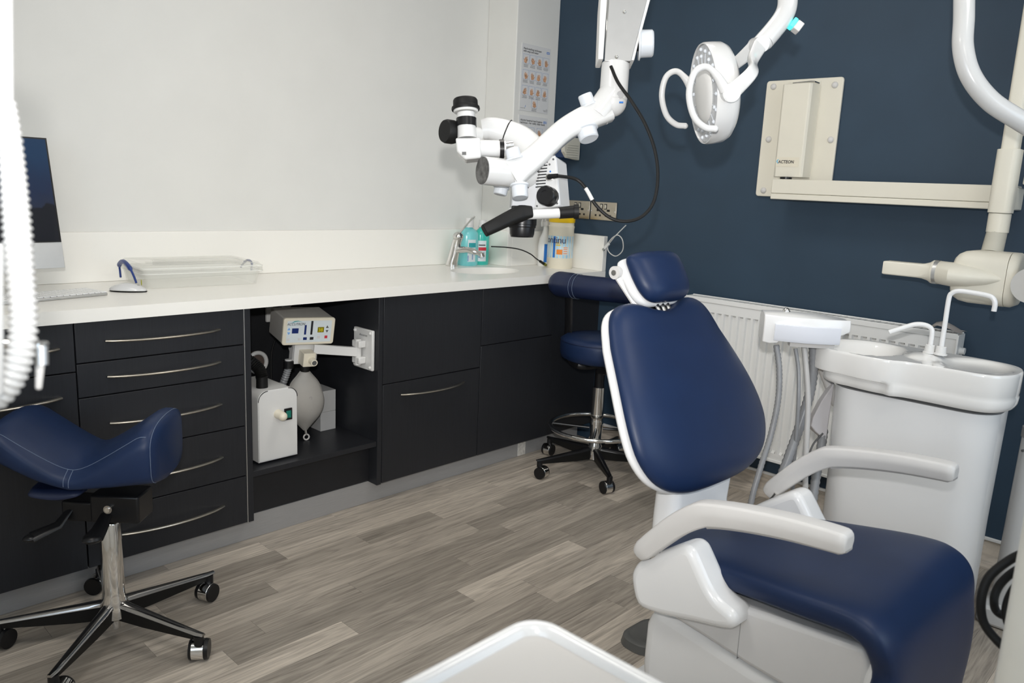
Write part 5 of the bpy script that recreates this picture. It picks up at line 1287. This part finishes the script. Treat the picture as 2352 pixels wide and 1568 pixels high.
spout('rinse_spout', [b2 + V(0, 0, .01), b2 + V(0, 0, .055), b2 + V(0, .004, .072), b2 + V(-.006, .020, .081), b2 + V(-.015, .045, .080), b2 + V(-.030, .075, .066), b2 + V(-.045, .105, .050)], .0070, b2)
# wedge-shaped side bracket
pa = [(1917, 878), (1888, 920), (1868, 958), (1863, 978), (1872, 990), (1898, 1012), (1905, 960)]
q_ = [P(u, v, 2.50) for u, v in pa]
MB().loft([q_, [p_ + CF * .035 for p_ in q_]]).build('side_bracket', mat('lilac_grey', (0.56, 0.54, 0.55), 0.4, noise=0.02), cu_, world=True, bevel=.003)

# assistant's instrument holder with hoses
ah = thing('instrument_holder', 'white assistant instrument holder with grey hoses beside the cuspidor', 'instrument holder', P(1840, 780, 2.44))
DA = 2.42
o_ = P(1845, 750, DA); hx = (CR * .985 - CF * .17).normalized(); hx = V(hx.x, hx.y, 0).normalized(); hy = V(0, 0, 1).cross(hx); hz_ = V(0, 0, 1)   # hy points away from the viewer
secs = []
for k in range(13):
    a_ = k / 12; x = -.122 + .250 * a_
    arc = .030 * (1 - (2 * a_ - 1) ** 2)
    top = .045 - .006 * abs(2 * a_ - 1) ** 2 - .010 * a_; lowr = lerp_tab([(0, -.050), (.15, -.054), (.25, -.020), (.8, -.020), (.9, -.015), (1, .0)], a_)
    ring = [(-.035 - arc, lowr), (-.040 - arc, .0 if a_ > .2 else -.02), (-.040 - arc, .018), (-.034 - arc, .034), (-.015 - arc, top), (.05, top - .002), (.062, top - .02), (.055, lowr)]
    secs.append([o_ + hx * x + hy * y_ + hz_ * z for y_, z in ring])
MB().loft(secs).build('holder_body', M_WHITEC, ah, world=True, ang=40, bevel=.003)
secs = []
for k in range(11):
    a_ = .12 + .76 * k / 10; x = -.122 + .250 * a_; arc = .030 * (1 - (2 * a_ - 1) ** 2)
    secs.append([o_ + hx * x + hy * (y_ - arc) + hz_ * z for y_, z in ((-.042, .012), (-.046, .010), (-.046, -.030), (-.040, -.040), (.0, -.040), (.0, .012))])
MB().loft(secs).build('keypad_strip', mat('cool_white', (0.74, 0.76, 0.82), 0.2, coat=0.2, noise=0.01), ah, world=True, ang=40)
secs = []
for k in range(8):
    a_ = .32 + .52 * k / 7; x = -.122 + .250 * a_; arc = .025 * (1 - (2 * a_ - 1) ** 2)
    secs.append([o_ + hx * x + hy * (y_ - arc) + hz_ * z for y_, z in ((-.030, -.0405), (.02, -.0405), (.01, -.056), (-.022, -.056))])
MB().loft(secs).build('hose_clip', M_GREYP, ah, world=True, ang=40)
q = o_ + hx * .068 - hy * .062 + hz_ * -.004
mb = MB().sphere(q + hz_ * .0075, .0022, 10, 6)
mb.box(q + hz_ * .0018, (.004, .0015, .008), (hx, hy, hz_))
for sg in (-1, 1): mb.tube([q + hz_ * .004, q + hx * (sg * .0045) + hz_ * .0005], .0009, 6).tube([q - hz_ * .001, q + hx * (sg * .003) - hz_ * .009], .001, 6)
mb.build('person_symbol', M_PRINT, ah, world=True)
MB().sphere(P(1806, 714, DA + .03), .011, 14, 8).cyl(P(1806, 722, DA + .03), P(1806, 714, DA + .03), .012, n=16).build('clamp_bolt', M_CHROME, ah, world=True)
MB().tube([o_ + hx * .03 + hy * .04 - hz_ * .01, o_ + hx * .06 + hy * .09 - hz_ * .08, V(-.56, -1.96, .60)], .016, 14).build('support_arm', M_GREYP, ah, world=True)
def hose(name, pts, r_, m_, ribs=0.0, n=12):
    c = spl(pts, 8)
    if ribs:
        # resample finely for the rings
        tot = [0]; 
        for a_, b_ in zip(c, c[1:]): tot.append(tot[-1] + (b_ - a_).length)
        L_ = tot[-1]; step = ribs; N = int(L_ / step); out = []; j = 0
        for i in range(N + 1):
            s_ = L_ * i / N
            while j < len(tot) - 2 and tot[j + 1] < s_: j += 1
            k = (s_ - tot[j]) / max(tot[j + 1] - tot[j], 1e-9); out.append(c[j].lerp(c[j + 1], k))
        return MB().tube(out, [r_ * (1.0 if i % 2 else .86) for i in range(len(out))], n).build(name, m_, ah, world=True, ang=80)
    return MB().tube(c, r_, n).build(name, m_, ah, world=True)
fl_ = V(-.80, -1.93, .012)
hose('suction_hose', [P(1783, 792, DA), P(1790, 850, DA), P(1787, 920, DA), P(1770, 1000, DA), P(1748, 1070, DA - .02), P(1728, 1140, DA - .03), P(1718, 1200, DA - .03), P(1712, 1270, DA - .02)], .0095, M_GREYHOSE, .006)
hose('water_hose', [P(1827, 800, DA), P(1834, 850, DA), P(1834, 920, DA), P(1829, 1000, DA + .02), P(1822, 1080, DA + .05), P(1820, 1160, DA + .08)], .0058, M_GREYHOSE)
hose('air_hose', [P(1847, 796, DA), P(1852, 850, DA), P(1856, 920, DA), P(1853, 1000, DA), P(1850, 1080, DA), P(1850, 1180, DA)], .0085, mat('pale_grey_hose', (0.47, 0.46, 0.45), 0.35, noise=0.03), 0)
hose('suction_hose', [P(1869, 792, DA + .02), P(1868, 850, DA + .03), P(1858, 910, DA + .04), P(1838, 975, DA + .04), P(1815, 1040, DA + .03), P(1795, 1095, DA + .02), P(1775, 1160, DA), P(1765, 1240, DA)], .0158, M_GREYHOSE, .008)
hose('suction_hose', [P(1892, 985, 2.52), P(1884, 1040, 2.5), P(1872, 1110, 2.48), P(1862, 1190, 2.46), P(1858, 1250, 2.46)], .015, M_GREYHOSE, .008)
hose('drain_hose', [P(1890, 995, 2.50), P(1868, 1020, 2.49), P(1856, 1055, 2.49), P(1852, 1100, 2.49)], .003, M_GREYD)
# ------------------------------------------------------------------ stools
def caster(t, c, yaw, parent=None):
    """twin-wheel hooded caster, c = stem top"""
    ax = V(math.cos(yaw), math.sin(yaw), 0); fw = V(-ax.y, ax.x, 0)
    w_ = V(c.x, c.y, .0275) + fw * .012
    h = MB()
    rings = []
    for s_ in (-.020, .012):
        rings.append([w_ + ax * s_ + fw * (.0275 * math.cos(a * PI / 12)) + V(0, 0, .0270 * math.sin(a * PI / 12)) for a in range(24)])
    h.loft(rings)
    cs = h.build('caster_hood', M_CHROME, t, world=True, bevel=.002)
    MB().cyl(w_ + ax * .0122, w_ + ax * .022, .0272, .0255, 28).cyl(w_ - ax * .0202, w_ - ax * .026, .0272, .0255, 28).build('wheel', M_BLACK, cs, world=True)
    MB().cyl(V(c.x, c.y, .050), V(c.x, c.y, c.z), .0085, n=14).build('caster_stem', M_DCHROME, cs, world=True)
    return cs
def star_base(t, cx, cy, angs, R_, zc, zt, m_):
    for k, a in enumerate(angs):
        d = V(math.cos(a), math.sin(a), 0); s = V(-d.y, d.x, 0)
        rings = []
        for q in (.015, .06, .14, .22, R_ - .012, R_ + .008):
            k_ = q / R_
            top = zc + (zt - zc) * min(k_ * 1.02, 1) + .006 * (1 - k_)
            ww = .032 - .013 * k_; hh = .034 - .016 * k_
            if q > R_: ww *= .7
            rings.append([V(cx, cy, top) + d * q + s * x + V(0, 0, z) for x, z in ((-ww * .5, -hh * .35), (-ww * .42, -.003), (-ww * .25, 0), (ww * .25, 0), (ww * .42, -.003), (ww * .5, -hh * .35))])
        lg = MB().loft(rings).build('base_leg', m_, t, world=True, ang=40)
        rings = []
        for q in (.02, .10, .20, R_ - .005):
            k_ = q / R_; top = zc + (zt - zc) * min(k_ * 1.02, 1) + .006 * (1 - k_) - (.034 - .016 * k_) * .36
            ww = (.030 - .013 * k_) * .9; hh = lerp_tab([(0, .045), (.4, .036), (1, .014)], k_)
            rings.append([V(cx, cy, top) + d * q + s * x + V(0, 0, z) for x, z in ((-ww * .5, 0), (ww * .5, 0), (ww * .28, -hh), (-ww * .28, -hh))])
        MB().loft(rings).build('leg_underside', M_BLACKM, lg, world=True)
        tip = V(cx, cy, zt - .012) + d * (R_ - .008)
        MB().cyl(tip - V(0, 0, .022), tip + V(0, 0, .004), .0125, n=16).build('caster_socket', M_BLACK, lg, world=True)
        caster(t, tip - V(0, 0, .010), a + (.5, 1.9, -.6, 2.6, .2)[k % 5])

# saddle stool
SX, SY = -2.392, -0.815
A0 = math.atan2(-1.12 - SY, -2.254 - SX)
st = thing('saddle_stool', 'navy saddle stool with chrome column and five-star caster base', 'stool', (SX, SY, 0))
star_base(st, SX, SY, [A0 + 2 * PI * k / 5 for k in range(5)], .285, .108, .082, M_DCHROME)
MB().lathe([(.001, .055), (.020, .055), (.034, .066), (.036, .10), (.0285, .125), (.0275, .14), (.0265, .33), (.024, .335), (.001, .335)], (SX, SY, 0), n=36).build('column', M_CHROME, st, world=True)
MB().cyl((SX, SY, .030), (SX, SY, .056), .013, n=18).build('piston_end', M_CHROME, st, world=True)
ur = V(.694, -.719, 0).normalized(); vf = V(.719, .694, 0).normalized()    # ur image-right, vf away from the viewer
sc0 = V(SX, SY, 0)
mech = MB().box(sc0 + ur * .035 + V(0, 0, .385), (.125, .085, .075), (ur, vf, V(0, 0, 1))).box(sc0 - ur * .055 + V(0, 0, .372), (.10, .070, .055), (ur, vf, V(0, 0, 1)))
mech.build('tilt_mechanism', M_BLACK, st, world=True, bevel=.006)
MB().cyl(sc0 + ur * .022 - vf * .043 + V(0, 0, .388), sc0 + ur * .022 - vf * .050 + V(0, 0, .388), .011, n=20).build('pivot_bolt', M_DCHROME, st, world=True)
MB().cyl(sc0 + ur * .022 - vf * .0502 + V(0, 0, .388), sc0 + ur * .022 - vf * .053 + V(0, 0, .388), .0065, n=16).build('bolt_head', M_CHROME, st, world=True)
for s0, p1, p2, r_ in ((0.012, (.02, -.09, .352), (.022, -.125, .345), .017), (-.085, (-.10, -.06, .345), (-.145, -.10, .328), .014)):
    a_ = sc0 + ur * s0 - vf * .03 + V(0, 0, .375)
    b_ = sc0 + ur * p1[0] + vf * p1[1] + V(0, 0, p1[2]); c_ = sc0 + ur * p2[0] + vf * p2[1] + V(0, 0, p2[2])
    MB().tube([a_, b_, c_], [r_ * .6, r_ * .9, r_ * 1.15], 14, flat=(1.3, .6)).sphere(c_, r_ * 1.25, 14, 8, sc=(1.2, 1, .55)).build('lever', M_BLACK, st, world=True)
# saddle seat: surface over (u along the seat, v across)
HU, HV = .198, .143
UC = -.033
a0_ = math.atan2(-.719, .694) + .099
ur = V(math.cos(a0_), math.sin(a0_), 0); vf = V(-math.sin(a0_), math.cos(a0_), 0)
def seat_top(u, v):
    k = abs(u) / HU
    kk = (math.sqrt(min(k / .80, 1.0) ** 2 + .05) - .2236) / .801
    z = .540 + .092 * kk ** 1.02
    z -= .034 * abs(v / HV) ** 2.2 * (1 - .4 * k)
    return z
rings = []
NU, NS = 34, 40
for i in range(NU + 1):
    a = i / NU; u = HU * (2 * a - 1)
    k = abs(2 * a - 1)
    endf = math.sqrt(max(1 - max((k - .86) / .14, 0) ** 2.4, 0.0)) if k > .86 else 1.0
    hv = HV * (1 - .10 * k ** 3) * (.72 + .28 * endf)
    ztop = lambda v: seat_top(u, v)
    bot = lerp_tab([(0, .545), (.12, .520), (.3, .488), (.5, .468), (.75, .468), (1, .472)], a)
    ring = []
    for j in range(NS):
        b_ = 2 * PI * j / NS
        v = hv * sup(math.cos(b_), .55)
        sn = sup(math.sin(b_), .45)
        zt_ = seat_top(u, v); mid = (zt_ + bot) / 2
        if sn > 0: z = mid + (zt_ - mid) * sn * (.90 + .10 * endf) - (1 - endf) * .010
        else: z = mid + (mid - bot) * sn
        ring.append(sc0 + ur * (UC + u * (1 - .012 * (1 - endf))) + vf * v + V(0, 0, z))
    rings.append(ring)
MB().loft(rings).build('saddle_seat', M_NAVY, st, world=True, ang=75)
# stitched seams: outline of the top panel on the near side and the end panel
def seat_pt(u, v, lift=.0012): return sc0 + ur * (UC + u) + vf * v + V(0, 0, seat_top(u, v) + lift)
def ring_pt(i, ang, lift=1.004):
    r_ = rings[i]; k = (ang / (2 * PI) * NS) % NS; a_ = int(k); f_ = k - a_
    q = r_[a_].lerp(r_[(a_ + 1) % NS], f_); c_ = sum(r_, V(0, 0, 0)) / NS
    return c_ + (q - c_) * lift
seam = [ring_pt(i, PI - .62 - .25 * math.sin(PI * i / NU)) for i in range(2, NU - 1)]
MB().tube(spl(seam, 2), .0007, 6).build('stitching', M_STITCH, st, world=True)
seam = [ring_pt(NU - 1, PI * .35 + (PI * .95) * j / 20) for j in range(21)]
MB().tube(seam, .0007, 6).build('stitching', M_STITCH, st, world=True)
for du in (16, 17):
    seam = [ring_pt(du, PI - .62 - .25 * math.sin(PI * du / NU) + (.95) * j / 10) for j in range(11)]
    MB().tube(seam, .0007, 6).build('stitching', M_STITCH, st, world=True)
# lower flap at the left
rings2 = []
for i in range(9):
    a = i / 8; u = -.150 + .13 * a
    w_ = .006 + .020 * math.sin(PI * a)
    rings2.append([sc0 + ur * u + vf * (-.02 + x) + V(0, 0, .452 + z) for x, z in ((-.10, .012), (-.10, -w_ * .6), (-.06, -w_), (.02, -w_), (.06, 0), (.06, .012))])
MB().loft(rings2).build('seat_underside', M_NAVYD, st, world=True, ang=70, sub=1)

# round assistant stool with torso support
TX, TY = -.350, -.845
s2 = thing('assistant_stool', 'round navy assistant stool with foot ring and padded support bar', 'stool', (TX, TY, 0))
B0_ = math.atan2(-.741 - TY, -.629 - TX)
star_base(s2, TX, TY, [B0_ + 2 * PI * k / 5 for k in range(5)], .285, .110, .085, M_BLACK)
MB().lathe([(.001, .060), (.030, .06), (.032, .12), (.026, .13), (.0255, .22), (.030, .222), (.030, .236), (.0285, .238), (.0285, .39), (.001, .39)], (TX, TY, 0), n=32).build('column', M_CHROME, s2, world=True)
MB().cyl((TX, TY, .39), (TX, TY, .50), .022, n=24).build('upper_column', M_BLACK, s2, world=True)
MB().tube([V(TX + .205 * math.cos(a * PI / 24), TY + .205 * math.sin(a * PI / 24), .205) for a in range(48)], .0095, 12, closed=True).build('foot_ring', M_CHROME, s2, world=True)
for k in range(4):
    a = k * PI / 2 + .6
    MB().cyl((TX + .03 * math.cos(a), TY + .03 * math.sin(a), .20), (TX + .2 * math.cos(a), TY + .2 * math.sin(a), .205), .006, n=10).build('ring_spoke', M_BLACK, s2, world=True)
MB().box((TX, TY, .505), (.18, .18, .016)).box((TX - .06, TY - .07, .488), (.05, .05, .03)).build('seat_plate', M_BLACK, s2, world=True, bevel=.003)
MB().lathe([(.001, .513), (.150, .513), (.176, .525), (.182, .55), (.182, .585), (.178, .603), (.160, .616), (.10, .623), (.001, .626)], (TX, TY, 0), n=48).build('seat', M_NAVY, s2, world=True, ang=60)
MB().tube([V(TX + .1805 * math.cos(a * PI / 30), TY + .1805 * math.sin(a * PI / 30), .6) for a in range(60)], .0016, 6, closed=True).build('seat_piping', M_NAVYD, s2, world=True)
# support bar: from the left end round the near side
q0, q1, q2, q3, q4 = P(1288, 652, 3.50), P(1330, 658, 3.43), P(1385, 664, 3.37), P(1440, 670, 3.33), P(1500, 676, 3.33)
bar = spl([q0, q1, q2, q3, P(1480, 674, 3.36), P(1505, 677, 3.42)], 6)
rb = []
for i in range(len(bar)):
    k = i / (len(bar) - 1); rb.append(.052 if k > .16 else .056)
sb = MB().tube(bar, rb, 22).sphere(bar[0], .056, 22, 14).sphere(bar[-1], .052, 22, 14).build('support_bar', M_NAVYD, s2, world=True, ang=60)
tn = (bar[6] - bar[5]).normalized()
for k in (5, 6): 
    x_, y_, z_ = frame(bar[k] - bar[k - 1])
    MB().tube([bar[k] + x_ * (.0545 * math.cos(a * PI / 12)) + y_ * (.0545 * math.sin(a * PI / 12)) for a in range(24)], .0010, 6, closed=True).build('stitching', M_STITCH, sb, world=True)
bl = bar[3]
MB().tube(spl([bl - V(0, 0, .04), bl - V(-.01, 0, .16), bl - V(-.02, .0, .30), V(TX - .10, TY + .04, .50), V(TX, TY, .495)], 6), .014, 12, flat=(1.6, .6)).build('support_arm', M_BLACK, s2, world=True)

# ------------------------------------------------------------------ foreground: delivery unit, tray, hoses
du = thing('delivery_column', 'cream white upright of the delivery unit at the right picture edge', 'delivery column', (-1.90, -2.77, 0))
le = PZ(2316, 1400, .745 * 0 + .72)
ce = P(2330, 1400, 1.0) + CR * .052
MB().lathe([(.001, .03), (.050, .03), (.050, .90), (.044, .93), (.001, .93)], (ce.x, ce.y, 0), n=40).build('upright', mat('cream_white', (0.76, 0.75, 0.69), 0.35, noise=0.015), du, world=True)
MB().loft([[V(ce.x + x, ce.y + y, z) for x, y in rrect(.36, .22, .06)] for z in (.001, .03)]).build('foot', M_GREYP, du, world=True, bevel=.006)
for k, (pts, r_) in enumerate((
    ([(2372, 1262, 1.12), (2320, 1285, 1.14), (2272, 1325, 1.15), (2254, 1375, 1.15), (2258, 1425, 1.15), (2285, 1465, 1.14), (2325, 1500, 1.12), (2400, 1545, 1.08)], .0064),
    ([(2372, 1290, 1.14), (2325, 1315, 1.16), (2294, 1346, 1.17), (2283, 1380, 1.17), (2294, 1408, 1.17), (2345, 1425, 1.14), (2400, 1440, 1.1)], .0060),
    ([(2372, 1320, 1.10), (2335, 1345, 1.12), (2315, 1380, 1.13), (2311, 1415, 1.13), (2326, 1448, 1.12), (2360, 1475, 1.08), (2400, 1500, 1.06)], .0060))):
    h = thing('instrument_hose', ('outermost black hose loop beside the delivery upright', 'middle black hose loop beside the delivery upright', 'innermost black hose loop beside the delivery upright')[k], 'hose', P(*pts[-1]), group='black hoses on the delivery unit')
    MB().tube(spl([P(*q) for q in pts], 8), r_, 14).build('hose_line', M_BLACKM, h, world=True)

tr = thing('instrument_tray', 'white rimmed beige instrument tray close to the viewer', 'tray', (-2.776, -2.664, 0))
TX0, TX1, TY0, TY1 = -2.955, -2.497, -2.84, -2.388
TZ = .80
cxm, cym, tw, td = (TX0 + TX1) / 2, (TY0 + TY1) / 2, TX1 - TX0, TY1 - TY0
def tring(w_, d_, r_, z): return [V(cxm + x, cym + y, z) for x, y in rrect(w_, d_, r_, 8)]
MB().loft([tring(tw - .036, td - .036, .022, TZ - .010), tring(tw - .030, td - .030, .026, TZ - .004), tring(tw - .024, td - .024, .028, TZ - .001), tring(tw - .012, td - .012, .032, TZ + .001), tring(tw - .002, td - .002, .036, TZ - .003), tring(tw, td, .037, TZ - .010), tring(tw - .006, td - .006, .035, TZ - .026), tring(tw - .03, td - .03, .03, TZ - .029)], caps=False).build('rim', M_WHITE, tr, world=True, ang=60)
MB().loft([tring(tw - .030, td - .030, .022, TZ - .030), tring(tw - .030, td - .030, .022, TZ - .0095)]).build('tray_base', M_TAUPE, tr, world=True)
MB().cyl((cxm - .05, cym - .05, .025), (cxm - .05, cym - .05, TZ - .0302), .018, n=20).build('tray_post', M_WHITEM, tr, world=True)
MB().cyl((cxm - .05, cym - .05, .001), (cxm - .05, cym - .05, .025), .15, .13, 32).build('post_foot', M_WHITEM, tr, world=True)

# left: suction handpiece holder and ribbed white hose
DH = .60
pl_ = P(-135, 750, DH); ptop = 1.42
lh = thing('suction_unit', 'blurred white ribbed suction hose hanging at the left picture edge', 'suction hose', (pl_.x, pl_.y, 0))
MB().cyl((pl_.x, pl_.y, .02), (pl_.x, pl_.y, ptop), .012, n=20).build('stand_post', M_WHITE, lh, world=True)
MB().lathe([(.001, 0.001), (.13, .001), (.13, .012), (.03, .024), (.001, .024)], (pl_.x, pl_.y, 0), n=36).build('stand_foot', M_WHITEM, lh, world=True)
MB().tube([V(pl_.x, pl_.y, ptop - .02), P(6, -78, DH)], .007, 12).build('holder_arm', M_WHITE, lh, world=True)
MB().cyl(P(6, -80, DH), P(9, 236, DH), .0065, n=24).build('handpiece', M_WHITE, lh, world=True)
c = spl([P(10, 236, DH), P(20, 300, DH), P(30, 400, DH), P(38, 500, DH), P(46, 620, DH), P(53, 720, DH), P(50, 790, DH), P(34, 850, DH), P(8, 895, DH), P(-30, 922, DH), P(-80, 930, DH), V(pl_.x, pl_.y, P(-135, 925, DH).z)], 10)
tot = [0]
for a_, b_ in zip(c, c[1:]): tot.append(tot[-1] + (b_ - a_).length)
out = []; rr_ = []; N = 50 * 6; j = 0
for i in range(N + 1):
    s_ = tot[-1] * i / N
    while j < len(tot) - 2 and tot[j + 1] < s_: j += 1
    k = (s_ - tot[j]) / max(tot[j + 1] - tot[j], 1e-9); out.append(c[j].lerp(c[j + 1], k))
    base = .0080 + .0022 * min(s_ / .10, 1)
    rr_.append(base * (.93 + .11 * math.sin(2 * PI * i / 6)))
MB().tube(out, rr_, 20).build('ribbed_hose', M_WHITE, lh, world=True, ang=80)
MB().cyl(P(-8, 560, DH - .02), P(-6, 905, DH - .012), .0042, n=20).build('guide_rod', M_WHITE, lh, world=True)
sy = thing('syringe_holder', 'chrome capped grey nozzle hanging behind the white ribbed hose', 'nozzle', P(92, 880, .66))
MB().cyl(P(95, 795, .66), P(97, 838, .66), .0052, .0048, 20).build('nozzle_body', M_ALU, sy, world=True)
MB().lathe([(.001, 0), (.0056, 0), (.0058, .002), (.0045, .0042), (.001, .0046)], P(95, 795, .66), (P(95, 780, .66) - P(97, 838, .66)), 20).build('cap', M_CHROME, sy, world=True)
MB().cyl(P(92, 838, .66), P(89, 888, .66), .0036, .0026, 16).sphere(P(89, 888, .66), .0027, 12, 8).build('tip', M_GREYP, sy, world=True)
MB().tube([P(95, 800, .662), P(70, 800, .665), P(20, 790, .66), V(pl_.x, pl_.y, P(-135, 785, DH).z)], .003, 10).build('bracket_arm', M_CHROME, sy, world=True)
